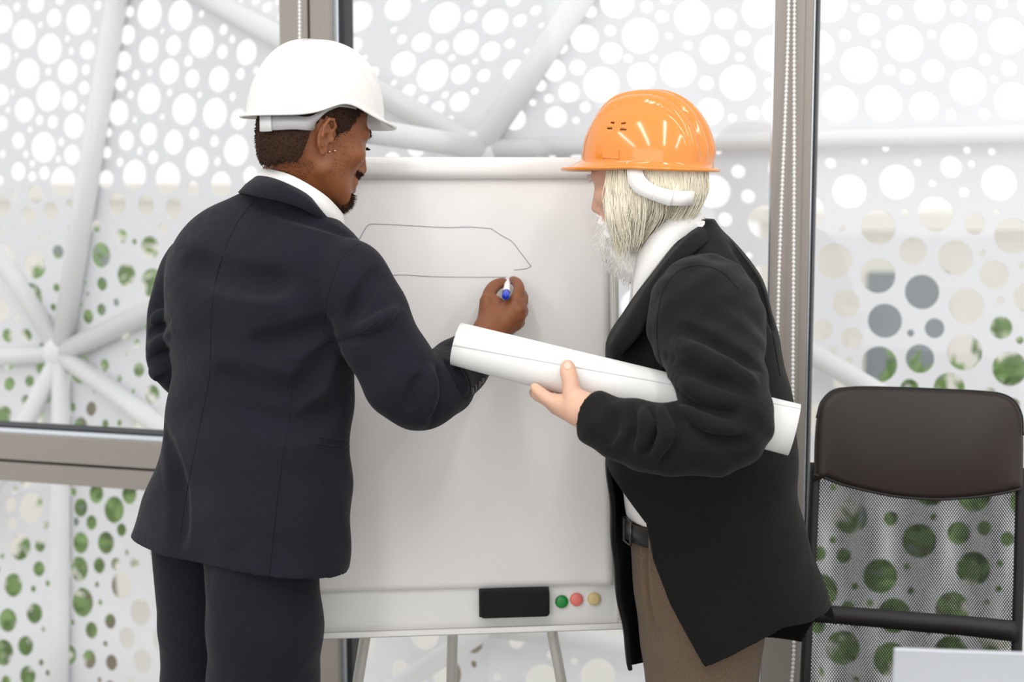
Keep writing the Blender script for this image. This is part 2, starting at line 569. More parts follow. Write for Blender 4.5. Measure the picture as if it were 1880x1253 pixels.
# ================================================================== perforated facade outside
def N3(x, y, d): return P(x, y, d)
n_left, n_mid, n_top = P(112, 650, 5.6), P(880, 272, 4.72), P(228, -90, 5.35)
n_topr = P(1125, -90, 4.70)
HOLES = []
def holes(ox, oy, sc, txt):
    for t in txt.split():
        a, b, r = (float(v) for v in t.split(','))
        HOLES.append((ox + a / sc, oy + b / sc, r / sc))
holes(0, 0, 3.132, '''10,110,80 97,38,27 207,15,60 345,-5,35 562,30,28 310,102,54 450,112,87 138,195,85 232,142,20 545,175,18 5,325,75 285,280,87
387,222,20 408,292,22 502,288,54 92,318,18 160,422,86 277,410,24 388,412,71 493,400,32 72,528,18 5,545,60 277,552,87 483,505,40 400,578,56 140,632,72
45,632,20 475,622,22 226,690,30 303,700,39 424,725,72 10,710,45 172,745,20 250,847,88 105,808,48 352,815,25 148,885,22 413,890,58 15,885,25 185,940,22
335,915,22 105,985,53 255,995,40 185,1015,30 360,1045,88 205,1118,54 165,1240,50 295,1215,52 85,1125,25 400,1170,25 20,1190,55
748,67,33 860,75,92 1037,88,90 735,200,57 1158,80,22 855,285,75 997,260,58 932,178,18 1157,240,92 1285,170,32 1335,225,25 712,352,58 1278,297,42
1417,300,75 860,415,22 973,410,75 1083,350,34 695,482,42 782,430,30 1105,452,55 1258,455,75 1382,425,34 1472,405,24 750,545,26 857,567,88 975,532,24
1147,545,20 1337,555,26 683,648,75 1058,628,90 1235,652,90 775,690,20 932,672,20 1372,685,60 627,762,26 727,808,58 855,770,65 998,818,72 1115,768,38
1233,812,34 1357,865,90 617,878,34 803,868,24 880,905,40 690,932,28 1133,930,85 1250,928,26 773,1005,88 965,1025,92 612,1033,55 1440,1010,55
1270,1060,75 1110,1085,45 675,1175,65 840,1185,60 1000,1200,60 1470,5,28 1535,40,34 1600,8,25 1630,90,40''')
holes(0, 400, 2.506, '''5,430,50 75,460,18 36,543,32 122,543,32 44,766,32 136,752,28 20,910,44 162,218,62 268,157,32 260,322,20 246,412,18 195,97,20
465,172,58 582,265,55 470,305,32 403,350,12 405,455,34 535,390,20 560,85,34 690,140,55 755,50,28 630,580,22 480,680,30 640,700,34 420,880,34 485,950,22
550,945,16 548,740,18 700,815,45 445,40,28''')
holes(0, 740, 2.441, '''118,350,34 68,392,18 48,458,32 140,470,68 203,548,20 57,540,28 330,400,20 432,408,44 362,470,42 512,480,60 341,533,20 410,538,34
362,628,48 475,628,50 580,410,45 545,570,30 180,640,30 60,818,52 175,745,34 90,645,60 155,945,45 35,975,52 115,1090,44 15,1120,58 125,1225,45 355,745,55
445,730,36 520,725,30 545,820,60 370,895,65 610,780,40 630,940,60 410,1020,38 495,980,34 570,1055,48 400,1150,42 500,1165,36 325,985,15 185,1165,15
640,1160,55 150,835,15 435,815,14 450,895,14''')
holes(630, 0, 3.76, '''100,115,115 80,310,60 375,50,100 502,125,72 700,120,118 560,-10,30 945,0,52 1175,-10,60 882,113,52 1050,147,98 1220,140,52 1328,70,42
348,207,28 405,270,38 540,290,75 683,323,52 848,290,97 1017,352,75 1150,300,42 415,440,95 750,397,30 910,422,26 617,518,120 812,512,75 970,520,52 455,625,52
550,692,42 703,655,30 803,700,75 653,745,54 908,628,30 738,822,30 350,570,25 1707,80,44 1667,265,97 1845,210,40 1507,328,44 1850,365,76 1460,487,76
1618,465,55 1782,582,123 1362,590,42 1420,680,34 1560,637,72 1255,773,122 1470,808,76 1672,740,40 1607,830,28 1075,865,22''')
holes(1040, 0, 3.76, '''350,10,118 555,45,44 660,112,45 690,-10,42 868,118,124 1098,128,76 1330,75,120 508,245,124 425,402,32 840,312,32 1023,340,101
1218,265,56 1198,392,33 1425,370,127 518,527,98 770,482,124 967,572,50 1182,570,125 1410,580,45 990,770,95 1290,780,48 1440,760,90 1145,815,30 605,402,28''')
holes(1380, 0, 3.132, '''440,20,108 598,43,25 700,-20,48 675,137,64 825,70,42 1025,45,88 1190,45,45 1333,73,46 1440,15,34 372,270,105 538,202,35 716,250,25
880,248,106 1037,197,26 1192,238,106 1468,205,107 618,373,106 793,400,33 896,440,45 1045,407,65 1345,343,35 1480,390,45 1396,455,23 1245,495,107 506,600,106
760,595,106 993,610,85 1148,657,30 1342,653,32 1503,580,107 1600,30,70''')
holes(1440, 250, 2.611, '''222,130,26 385,122,15 540,220,84 800,148,52 710,227,18 862,268,25 1030,225,85 312,265,82 578,365,19 725,375,86 910,422,52
1090,480,86 450,438,84 616,553,67 818,585,85 240,600,86 448,670,84 1005,667,70 1140,622,22 660,748,83 872,817,86 1034,788,20 1170,775,75 296,804,67
482,886,82 720,922,48 1040,920,54 180,930,52 323,970,52 232,1030,20 306,1078,20 455,1095,86 650,1068,69 862,1038,86 1128,978,20 1080,1115,84 605,945,18
600,1210,45 790,1210,75 985,1235,30''')

facade = empty('wall_outside', (0, 5.0, -0.6))
tag(facade, 'white perforated screen of round holes on tubes outside the windows', kind='structure')
RND = random.Random(11)

def panel(pts, keep=0.012):
    """flat perforated sheet; pts are its corners in space (first three fix the plane)"""
    p0, p1, p2 = pts[0], pts[1], pts[2]
    n = (p1 - p0).cross(p2 - p0).normalized()
    if n.y > 0: n = -n
    pts = [p - n * (p - p0).dot(n) for p in pts]
    u = (Z.cross(n)).normalized(); v = n.cross(u)
    to2 = lambda p: ((p - p0).dot(u), (p - p0).dot(v))
    poly = [to2(p) for p in pts]
    m = len(poly)
    ar = sum(poly[i][0] * poly[(i + 1) % m][1] - poly[(i + 1) % m][0] * poly[i][1] for i in range(m))
    if ar < 0: poly = poly[::-1]
    E = np.array(poly); E2 = np.roll(E, -1, 0)
    ed = E2 - E; en = np.stack([-ed[:, 1], ed[:, 0]], 1) / np.linalg.norm(ed, axis=1)[:, None]
    def inside(x, y, r):
        return (((np.array([x, y]) - E) * en).sum(1) > r + keep).all()
    H = []
    for hx, hy, hr in HOLES:
        q = on_plane(hx, hy, p0, n)
        d = (q - CAM).dot(FWD)
        if d <= 0: continue
        x, y = to2(q); r = hr * d / F
        if inside(x, y, r) and all((x - a) ** 2 + (y - b) ** 2 > (r + c + 0.004) ** 2 for a, b, c in H):
            H.append((x, y, r))
    lo, hi = E.min(0), E.max(0)
    arr = np.array(H) if H else np.zeros((0, 3))
    for r, tries in ((0.056, 260), (0.038, 260), (0.024, 400), (0.012, 500)):
        for _ in range(int(tries * (hi - lo)[0] * (hi - lo)[1] / 2)):
            x, y = RND.uniform(lo[0], hi[0]), RND.uniform(lo[1], hi[1])
            if not inside(x, y, r): continue
            if len(arr) and (np.hypot(arr[:, 0] - x, arr[:, 1] - y) < arr[:, 2] + r + 0.02).any(): continue
            arr = np.vstack([arr, [x, y, r]])
    V = [Vector(p) for p in poly]
    hid = [-1 - i for i in range(m)]
    edges = [(i, (i + 1) % m) for i in range(m)]
    for x, y, r in arr:
        k = 32 if r > 0.035 else (20 if r > 0.018 else 12)
        o = len(V)
        V += [Vector((x + r * math.cos(2 * math.pi * j / k), y + r * math.sin(2 * math.pi * j / k))) for j in range(k)]
        edges += [(o + j, o + (j + 1) % k) for j in range(k)]
        hid += [o] * k
    vo, eo, fo = delaunay_2d_cdt(V, edges, [], 1, 1e-7)[:3]
    fo = [f for f in fo if len({hid[i] for i in f}) > 1]
    ob = obj_py('perforated_panel', [p0 + u * q.x + v * q.y for q in vo], [tuple(f) for f in fo], M_PANEL, facade)
    s = ob.modifiers.new('thick', 'SOLIDIFY'); s.thickness = 0.005; s.offset = 0
    return ob
b_left = P(-260, 640, 6.0); b_ltop = P(-260, -90, 5.8)
d_left = P(108, 1420, 5.45); d_mid = P(900, 1420, 4.6); d_far = P(-260, 1420, 5.8)
# the screen runs on past both edges of the view
b_left = n_left + (b_left - n_left) * 2.3; b_ltop = n_top + (b_ltop - n_top) * 2.0; d_far = d_left + (d_far - d_left) * 2.3
panel([n_left, n_mid, n_top])
panel([n_left, n_top, b_ltop, b_left])
panel([n_mid, n_topr, n_top])
r_top = n_topr + (P(2060, -90, 4.66) - n_topr) * 1.7; r_mid = n_mid + (P(2060, 246, 4.66) - n_mid) * 1.55; r_low = d_mid + (P(2060, 1420, 4.58) - d_mid) * 1.56
panel([n_mid + Z * 0.02, r_mid + Z * 0.03, r_top, n_topr])
panel([n_mid, d_mid, r_low, r_mid])
panel([n_left, d_left, d_mid, n_mid])
panel([n_left, b_left, d_far, d_left])

def rod(a, b, r, name='steel_tube'):
    return tube(name, [a, b], r, M_TUBE, facade, seg=20)
off = Vector((0, -0.05, 0))
def fwd(p, k=0.06): return p + (CAM - p).normalized() * k
rod(fwd(n_left), fwd(n_top), 0.042)
rod(fwd(n_left), fwd(b_ltop + (n_left - n_left)), 0.001) if False else None
rod(fwd(n_left), fwd(P(-120, 275, 5.85)), 0.036)
rod(fwd(n_left), fwd(P(-260, 668, 6.0)), 0.034)
rod(fwd(n_left), fwd(P(-60, 985, 5.6)), 0.036)
rod(fwd(n_left), fwd(d_left), 0.036)
rod(fwd(n_left), fwd(n_mid), 0.042)
rod(fwd(n_left), fwd(P(560, 980, 5.0)), 0.038)
rod(fwd(n_mid), fwd(n_top), 0.040)
rod(fwd(n_mid), fwd(n_topr), 0.044)
rod(fwd(n_mid), fwd(r_mid + Z * 0.01), 0.030)
rod(fwd(n_mid), wall_pt(wall_s(650), zpx(238, 650), -0.10), 0.036)          # stay back to the upright
rod(fwd(P(1380, 585, 4.6)), fwd(P(2060, 985, 4.6)), 0.034)
rod(fwd(P(560, 1370, 4.75)), fwd(P(900, 1150, 4.6)), 0.034)
rod(fwd(P(900, 1150, 4.6)), fwd(P(1500, 1240, 4.6)), 0.034)
for p, r in ((n_left, 0.07), (n_mid, 0.06)):
    bm = bmesh.new()
    bmesh.ops.create_uvsphere(bm, u_segments=24, v_segments=14, radius=r, matrix=Matrix.Translation(fwd(p)) @ Matrix.Diagonal((1, 0.7, 1, 1)))
    obj_bm('tube_hub', bm, M_TUBE, facade, True)

# ================================================================== world outside
ground = box('ground', (0, 16, -3.6), X, Y, Z, 30, 16, 0.1, mat('pale_paving', srgb(222, 220, 215), 0.8, noise=(0.6, 0.08)))
tag(ground, 'pale paved ground far below the windows', kind='structure')
M_LEAF = mat('leaf_green', srgb(132, 164, 98), 0.6, noise=(2, 0.2))
M_BARK = mat('bark', srgb(150, 138, 122), 0.9, noise=(9, 0.2))
def tree(x, y, h, r, label, seed):
    root = empty('tree', (x, y, -3.5))
    tag(root, label, 'tree', 'trees beyond the perforated screen')
    rn = random.Random(seed)
    V, Fc = tube_data([(x, y, -3.5), (x + 0.1, y, -3.5 + h * 0.4), (x, y + 0.1, -3.5 + h * 0.85)], [0.16, 0.12, 0.05], 8)
    obj_py('trunk', V, Fc, M_BARK, root, True)
    V, Fc = [], []
    blobs = [(x + rn.gauss(0, r * 0.5), y + rn.gauss(0, r * 0.5), -3.5 + h * rn.uniform(0.45, 0.95), r * rn.uniform(0.25, 0.45)) for _ in range(16)]
    for _ in range(2600):
        bx, by, bz, br = rn.choice(blobs)
        d = Vector((rn.gauss(0, 1), rn.gauss(0, 1), rn.gauss(0, 1))).normalized() * br * rn.uniform(0.5, 1)
        c = Vector((bx, by, bz)) + d
        a = Vector((rn.gauss(0, 1), rn.gauss(0, 1), rn.gauss(0, 1))).normalized()
        b = a.orthogonal().normalized(); s = rn.uniform(0.05, 0.1)
        o = len(V)
        V += [c - a * s, c + b * s * 0.5, c + a * s, c - b * s * 0.5]
        Fc.append((o, o + 1, o + 2, o + 3))
    tag(obj_py('foliage', V, Fc, M_LEAF, root), kind='stuff')
tree(2.6, 8.6, 3.9, 1.1, 'green leafy tree seen through the mesh of the office chair', 3)
tree(4.0, 9.4, 4.2, 1.2, 'green tree crown beyond the window with the office chair', 4)
tree(-3.2, 10.5, 4.6, 1.3, 'small green tree beyond the panel left of the navy suit', 5)
tree(-0.4, 10.8, 3.9, 1.2, 'low green tree beyond the flip chart', 6)
M_BW = mat('pale_render', srgb(240, 237, 231), 0.8, noise=(1.5, 0.04))
M_BG = mat('far_window_glass', srgb(140, 147, 154), 0.1)
def building(x, y, w, h, dpt, label):
    root = empty('building', (x, y, -3.5))
    tag(root, label, 'building')
    box('facade', (x, y, -3.5 + h / 2), X, Y, Z, w / 2, dpt / 2, h / 2, M_BW, root)
    box('roof_edge', (x, y, -3.5 + h + 0.1), X, Y, Z, w / 2 + 0.15, dpt / 2 + 0.15, 0.1, M_BW, root, bevel=0.02)
    nx, nz = int(w / 1.7), int(h / 2.2)
    for i in range(nx):
        for j in range(nz):
            box('window', (x - w / 2 + (i + 0.5) * w / nx, y - dpt / 2 - 0.005, -3.5 + (j + 0.55) * h / nz), X, Y, Z, 0.42, 0.03, 0.6, M_BG, root)
building(-6.0, 19, 7, 4.9, 4, 'pale low building beyond the panel at the window rail')
building(6.8, 17, 7, 4.6, 4, 'pale low building behind the trees beyond the office chair')

# ================================================================== blind chains
def bead_chain(label, pts, d, group=None, pitch=0.0104, stop=True):
    q = resample([P(x, y, dd) for (x, y), dd in zip(pts, d)], 400)
    L = np.concatenate([[0], np.cumsum(np.linalg.norm(np.diff(q, axis=0), axis=1))])
    bm = bmesh.new()
    for t in np.arange(0, L[-1], pitch):
        c = Vector([np.interp(t, L, q[:, i]) for i in range(3)])
        bmesh.ops.create_icosphere(bm, subdivisions=1, radius=0.0047, matrix=Matrix.Translation(c))
    me = bpy.data.meshes.new('beads'); bm.to_mesh(me); bm.free()
    root = empty('blind_chain', q[-1])
    tag(root, label, 'chain', group)
    o = link('bead_string', me, M_BEAD, root); tag(o, kind='stuff')
    tube('cord', [q[i] for i in range(0, 400, 8)] + [q[-1]], 0.0016, M_BEAD, root, seg=6)
    return root
bead_chain('white beaded blind cord against the double window upright', [(549, -60), (550, 60), (551, 400), (553, 860), (555, 1260)], [3.78] * 5)
bead_chain('white beaded blind cord, slanting one, on the single window upright', [(1449, -60), (1447, 60), (1440, 250), (1433, 420), (1428, 600), (1427, 900)], [3.46] * 6)
bead_chain('white beaded blind cord, straight one, on the single window upright', [(1459, -60), (1458, 100), (1458, 300), (1456, 620), (1455, 900), (1457, 1200), (1452, 1270)], [3.46] * 7)

# ================================================================== flip chart
M_WHITE = mat('white_enamel', (0.85, 0.84, 0.825, 1), 0.22, spec=0.5)
M_PAPER = mat('flip_chart_paper', (0.85, 0.83, 0.82, 1), 0.75, bump=(14, 0.12, 0.004))
M_FRAME = mat('pale_grey_frame', srgb(206, 204, 198), 0.35, metal=0.2)
M_CHROME = mat('aluminium_tray', srgb(205, 203, 200), 0.25, metal=0.6)
M_INK = mat('pale_blue_ink', srgb(150, 150, 168), 0.6)
# board plane: bottom edge measured, leaning back, right side farther
bl, br_ = P(546, 1166, 3.09), P(1139, 1147, 3.165)
BX = (br_ - bl).normalized()
tilt = math.radians(6.0)
bn0 = Vector((BX.y, -BX.x, 0)).normalized()          # towards the camera
if bn0.y > 0: bn0 = -bn0
BZ = (Z * math.cos(tilt) - bn0 * math.sin(tilt)).normalized()
BX = (BX - BZ * BX.dot(BZ)).normalized()
BN = BX.cross(BZ).normalized()
if BN.y > 0: BN = -BN
BW = (br_ - bl).length
def bpt(px, py, lift=0.0):
    q = on_plane(px, py, bl + BN * lift, BN)
    return q
def board_uv(p): return (p - bl).dot(BX), (p - bl).dot(BZ)
HB = board_uv(bpt(840, 300))[1]
chart = empty('flip_chart', (bl.x + BW / 2 * BX.x, bl.y + 0.1, 0))
tag(chart, 'white tripod flip chart with a paper pad between the two men', 'flip chart')
cB = bl + BX * BW / 2 + BZ * HB / 2
box('board', cB - BN * 0.010, BX, BN, BZ, BW / 2 - 0.004, 0.008, HB / 2, M_WHITE, chart, bevel=0.002)
for sx in (-1, 1):
    box('side_frame', cB + BX * sx * (BW / 2 - 0.002) - BN * 0.008, BX, BN, BZ, 0.006, 0.012, HB / 2, M_FRAME, chart, bevel=0.003)
# paper pad: slightly wavy stack hanging from the clamp
u1, v1 = board_uv(bpt(1122, 1072)); v0 = v1
u0 = BW - u1
u0 = min(u0, board_uv(bpt(560, 1080))[0])
vt = board_uv(bpt(880, 322))[1]
def paper_sheet(name, lift, ua, ub, va, vb, amp, par):
    nx, nz = 40, 60
    V, Fc = [], []
    for j in range(nz + 1):
        for i in range(nx + 1):
            a, b = i / nx, j / nz
            u, v = ua + (ub - ua) * a, va + (vb - va) * b
            w = lift + amp * (0.5 + 0.5 * math.sin(7 * b + 3 * a)) * (1 - b) * (0.35 + 0.65 * a * a) + 0.012 * max(0, a - 0.93) / 0.07 * (1 - b) ** 6
            V.append(bl + BX * u + BZ * v + BN * w)
    for j in range(nz):
        for i in range(nx):
            k = j * (nx + 1) + i
            Fc.append((k, k + 1, k + nx + 2, k + nx + 1))
    o = obj_py(name, V, Fc, M_PAPER, par, True)
    s = o.modifiers.new('thick', 'SOLIDIFY'); s.thickness = 0.0006; s.offset = -1
    return o
pad = box('paper_pad', bl + BX * (u0 + u1) / 2 + BZ * ((v0 + vt) / 2 + 0.01) + BN * 0.0015, BX, BN, BZ, (u1 - u0) / 2 - 0.004, 0.003, (vt - v0) / 2 - 0.01, M_PAPER, chart)
sheet = paper_sheet('paper_sheet', 0.006, u0, u1, v0, vt, 0.005, chart)
# rolled-over top
rc0, rc1 = bl + BX * (u0 - 0.02) + BZ * (HB - 0.012) + BN * 0.012, bl + BX * (BW - 0.01) + BZ * (HB - 0.012) + BN * 0.012
V, Fc = [], []
ns = 28
for e in (rc0, rc1):
    for k in range(ns):
        a = 2 * math.pi * k / ns
        ca, sa = math.cos(a), math.sin(a)
        V.append(e + BN * 0.020 * math.copysign(abs(ca) ** 0.8, ca) + BZ * 0.024 * math.copysign(abs(sa) ** 0.8, sa))
Fc = [(k, (k + 1) % ns, ns + (k + 1) % ns, ns + k) for k in range(ns)] + [tuple(range(ns)), tuple(range(ns, 2 * ns))]
bm = bmesh.new(); vs = [bm.verts.new(p) for p in V]
for f in Fc: bm.faces.new([vs[i] for i in f])
roll_top = obj_bm('clamp_bar', bm, M_WHITE, chart, False)
for p in roll_top.data.polygons: p.use_smooth = len(p.vertices) == 4
# tray
box('pen_tray', bl + BX * BW / 2 + BN * 0.012 - BZ * 0.001, BX, BN, BZ, BW / 2, 0.022, 0.0045, M_CHROME, chart, bevel=0.002)
box('tray_lip', bl + BX * BW / 2 + BN * 0.033 + BZ * 0.002, BX, BN, BZ, BW / 2, 0.003, 0.006, M_WHITE, chart, bevel=0.002)
box('tray_end', br_ + BN * 0.010 + BZ * 0.004, BX, BN, BZ, 0.008, 0.025, 0.009, M_FRAME, chart, bevel=0.002)
def leg(x0, y0, x1, y1, d0, d1):
    a = P(x0, y0, d0); b = P(x1, y1, d1)
    dr = (b - a).normalized()
    t = (0.012 - a.z) / dr.z
    e = a + dr * t
    tube('leg', [a + (a - e).normalized() * 0.02, a, e], [0.0125, 0.0125, 0.0115], M_FRAME, chart, seg=14)
    tube('foot_cap', [e + Vector((0, 0, 0.03)), e - Vector((0, 0, 0.012))], 0.017, M_GASKET, chart, seg=14)
leg(671, 1168, 657, 1253, 3.155, 3.185)
leg(831, 1168, 829, 1253, 3.20, 3.27)
leg(1014, 1163, 1031, 1253, 3.18, 3.21)
# drawing on the paper
bv = bvh_of(sheet)
for pts in ([(660, 440), (666, 428), (677, 413), (700, 412), (760, 415), (824, 418), (860, 417), (902, 420)],
            [(902, 420), (920, 432), (940, 444), (955, 463), (975, 489)], [(975, 489), (968, 493), (944, 496)],
            [(714, 506), (740, 505), (790, 508), (860, 509), (929, 509)]):
    seam('drawn_line', bv, pts, 0.0009, M_INK, chart, 40, 0.0002)

# eraser and magnets
def on_board(px, py, lift=0.0): return bpt(px, py, lift)
ec = on_board(945, 1108, 0.0180)
er = empty('board_eraser', ec)
tag(er, 'black felt board eraser stuck on the board beside green magnet', 'eraser')
box('felt_body', ec, BX, BN, BZ, 0.0765, 0.014, 0.0305, mat('black_felt', srgb(24, 21, 21), 0.95, bump=(700, 0.5)), er, bevel=0.008, smooth=True)
box('backing', ec - BN * 0.013, BX, BN, BZ, 0.0775, 0.003, 0.0312, M_GASKET, er, bevel=0.002)
for px, py, col, nm in ((1031, 1105, (28, 142, 62), 'green'), (1058, 1101, (245, 128, 118), 'pink'), (1090, 1100, (222, 200, 142), 'cream yellow')):
    bm = bmesh.new()
    prof = [(0.0140, 0.0), (0.0146, 0.003), (0.0140, 0.006), (0.012, 0.0078), (0.008, 0.0088), (0.003, 0.0092)]
    c = on_board(px, py, 0.0)
    rings = []
    for r, h in prof:
        rings.append([bm.verts.new(c + (BX * math.cos(a) + BZ * math.sin(a)) * r + BN * h) for a in [2 * math.pi * k / 28 for k in range(28)]])
    for a, b in zip(rings, rings[1:]):
        for k in range(28): bm.faces.new((a[k], a[(k + 1) % 28], b[(k + 1) % 28], b[k]))
    bm.faces.new(rings[-1]); bm.faces.new(rings[0][::-1])
    o = obj_bm('board_magnet', bm, mat(nm + '_plastic', srgb(*col), 0.35), None, True)
    tag(o, 'round %s magnet on the lower board edge' % nm, 'magnet', 'magnets on the flip chart')

# ================================================================== office chair
M_LEATHER = mat('black_brown_leather', srgb(48, 39, 36), 0.5, spec=0.35, bump=(260, 0.15, 0.0006), noise=(5, 0.1))
M_BLACKP = mat('black_plastic', srgb(24, 21, 22), 0.55)
M_MESH = mat('black_mesh_thread', srgb(22, 21, 22), 0.7)
CD = 3.2
cc = P(1690, 1100, CD)
chair = empty('office_chair', (cc.x, cc.y - 0.2, 0))
tag(chair, 'black office chair with padded headrest and mesh back by the window', 'chair')
# headrest cushion: outline measured, real thickness
top = [(1494, 885), (1495, 820), (1499, 768), (1508, 738), (1528, 718), (1560, 712), (1640, 712), (1720, 715), (1800, 719), (1840, 724), (1862, 736), (1876, 762), (1879, 800), (1879, 850), (1878, 897)]
bot = [(1878, 897), (1840, 906), (1790, 913), (1730, 917), (1690, 916), (1640, 911), (1590, 901), (1540, 888), (1510, 876), (1494, 872)]
loop = [tuple(q) for q in resample(top, 60)] + [tuple(q) for q in resample(bot, 40)][1:-1]
lc = np.mean(np.array(loop), 0)
bm = bmesh.new()
rings = []
for ins, off_ in ((0.10, 0.0), (0.035, 0.006), (0.010, 0.014), (0.0, 0.024), (0.010, 0.036), (0.05, 0.044), (0.2, 0.048)):
    rg = []
    for x, y in loop:
        xx, yy = x + (lc[0] - x) * ins, y + (lc[1] - y) * ins
        curve = 0.035 * ((xx - lc[0]) / 190) ** 2
        rg.append(bm.verts.new(P(xx, yy, CD - 0.02 + off_ - curve)))
    rings.append(rg)
for a, b in zip(rings, rings[1:]):
    for k in range(len(a)): bm.faces.new((a[k], a[(k + 1) % len(a)], b[(k + 1) % len(a)], b[k]))
for rg, s in ((rings[0], 1), (rings[-1], -1)):
    # lengthwise fill between upper and lower outline so that the pad keeps its curve
    nt = 60; nb = len(rg) - nt
    up = rg[:nt]; lo_ = [rg[nt - 1]] + rg[nt:][::1] + [rg[0]]
    lo_ = lo_[::-1]
    i = j = 0
    while i < len(up) - 1 or j < len(lo_) - 1:
        fi = (i + 1) / (len(up) - 1) if i < len(up) - 1 else 9
        fj = (j + 1) / (len(lo_) - 1) if j < len(lo_) - 1 else 9
        if fi <= fj:
            if len({up[i], up[i + 1], lo_[j]}) == 3: bm.faces.new((up[i], up[i + 1], lo_[j]))
            i += 1
        else:
            if len({up[i], lo_[j + 1], lo_[j]}) == 3: bm.faces.new((up[i], lo_[j + 1], lo_[j]))
            j += 1
hd = obj_bm('headrest', bm, M_LEATHER, chair, True)
def cp(x, y, off_=0.0):
    return P(x, y, CD - 0.035 * ((x - 1686) / 190) ** 2 + off_)
tube('piping', [cp(x, y, -0.012) for x, y in resample(bot, 40)], 0.0035, M_BLACKP, hd, seg=8)
tube('piping', [cp(x, y, -0.012) for x, y in resample(top[2:-2], 60)], 0.0022, M_BLACKP, hd, seg=8)
def rail(pts, w, t):
    q = resample([cp(x, y, 0.012) for x, y in pts], 30)
    V, Fc = tube_data(q, w, 10, True, t / w)
    return obj_py('side_rail', V, Fc, M_BLACKP, chair, True)
rail([(1497, 850), (1492, 960), (1486, 1080), (1481, 1180), (1476, 1300), (1474, 1420)], 0.0105, 0.012)
rail([(1875, 860), (1873, 960), (1870, 1080), (1867, 1180), (1864, 1300), (1862, 1420)], 0.0105, 0.012)
# cross bar
strip('cross_bar', [cp(x, y, 0.004) for x, y in ((1482, 1110), (1580, 1117), (1690, 1126), (1780, 1133), (1872, 1142))],
      [cp(x, y, 0.004) for x, y in ((1481, 1141), (1580, 1149), (1690, 1160), (1780, 1168), (1869, 1179))], 24, 0.016, M_BLACKP, chair)
tube('lower_bar', [cp(x, y, 0.01) for x, y in resample([(1474, 1400), (1680, 1412), (1862, 1404)], 14)], 0.012, M_BLACKP, chair, seg=10)
# woven mesh: two crossing sets of threads on a front and a back layer
def mesh_layer(name, y0, y1, off_, ang, sp, wid):
    V, Fc = [], []
    ex = lambda y: (1497 - (y - 850) * 0.040, 1875 - (y - 850) * 0.022)
    for s in (1, -1):
        t = math.radians(ang) * s
        dx, dy = math.cos(t), math.sin(t)
        for c in np.arange(-900, 900, sp):
            x0, yc = 1686 - dy * c, (y0 + y1) / 2 + dx * c
            ts = np.linspace(-500, 500, 90)
            run = []
            for tt in ts:
                x, y = x0 + dx * tt, yc + dy * tt
                a, b = ex(y)
                ok = a <= x <= b and y0 <= y <= y1
                if ok: run.append((x, y))
                elif run: break
            if len(run) < 2: continue
            pts = [run[0]] + run[4:-1:8] + [run[-1]]
            o = len(V)
            for x, y in pts:
                V.append(cp(x - dy * wid, y + dx * wid, off_ + 0.0006 * s)); V.append(cp(x + dy * wid, y - dx * wid, off_ + 0.0006 * s))
            Fc += [(o + 2 * i, o + 2 * i + 1, o + 2 * i + 3, o + 2 * i + 2) for i in range(len(pts) - 1)]
    o = obj_py(name, V, Fc, M_MESH, chair)
    tag(o, kind='stuff')
for y0, y1 in ((868, 1150), (1140, 1404)):
    mesh_layer('mesh_back', y0, y1, 0.008, 55, 4.0, 0.52)
    mesh_layer('mesh_back', y0, y1, 0.020, 53.5, 4.1, 0.52)
# seat, arms and base (below the frame)
sc = Vector((cc.x, cc.y - 0.27, 0.44))
box('seat', sc, X, Y, Z, 0.24, 0.24, 0.04, M_LEATHER, chair, bevel=0.03, smooth=True)
tube('back_bracket', [sc + Vector((0, -0.05, -0.05)), sc + Vector((0, 0.29, -0.04)), sc + Vector((0, 0.30, 0.0))], 0.018, M_BLACKP, chair)
tube('gas_column', [sc - Z * 0.04, (sc.x, sc.y, 0.10)], [0.028, 0.022], M_BLACKP, chair, seg=16)
for k in range(5):
    a = 2 * math.pi * k / 5 + 0.3
    e = Vector((sc.x + 0.3 * math.cos(a), sc.y + 0.3 * math.sin(a), 0.075))
    tube('base_arm', [(sc.x, sc.y, 0.115), e], [0.026, 0.016], M_BLACKP, chair)
    w = Vector((-math.sin(a), math.cos(a), 0))
    tube('caster', [Vector((e.x, e.y, 0.029)) - w * 0.02, Vector((e.x, e.y, 0.029)) + w * 0.02], 0.0285, M_BLACKP, chair, seg=18)

# ================================================================== laptop on a desk in the lower corner
M_LID = mat('silver_laptop_lid', srgb(186, 190, 197), 0.4, metal=0.35)
M_DESK = mat('white_desk_top', srgb(222, 220, 216), 0.4)
LD = 1.95
a, b = P(1641, 1190, LD), P(1900, 1204, LD - 0.02)
lx = (b - a); lx.z = 0; lx.normalize()
ln = Vector((lx.y, -lx.x, 0))
if ln.y > 0: ln = -ln
lap_c = a + lx * 0.16
deskz = 0.735
dr = empty('desk', (1.0, 1.95, 0))
tag(dr, 'white desk under the silver laptop', 'desk')
box('desk_top', (1.02, 1.86, deskz - 0.0125), X, Y, Z, 0.55, 0.33, 0.0125, M_DESK, dr, bevel=0.003)
for sx in (-0.5, 0.5):
    for sy in (-0.28, 0.28):
        box('leg', (1.02 + sx, 1.86 + sy, (deskz - 0.026) / 2), X, Y, Z, 0.02, 0.02, (deskz - 0.026) / 2, M_FRAME, dr, bevel=0.003)
lap = empty('laptop', (lap_c.x, lap_c.y, deskz))
tag(lap, 'silver laptop lid standing open before the mesh chair', 'laptop')
lt = math.radians(9)
lz = (Z * math.cos(lt) + ln * math.sin(lt)).normalized()
LH = (a.z - deskz - 0.012) / lz.z
roll_ = math.atan2(b.z - a.z, (b - a).length)
base_c = a + lx * 0.16 - lz * LH
lnn = lx.cross(lz)
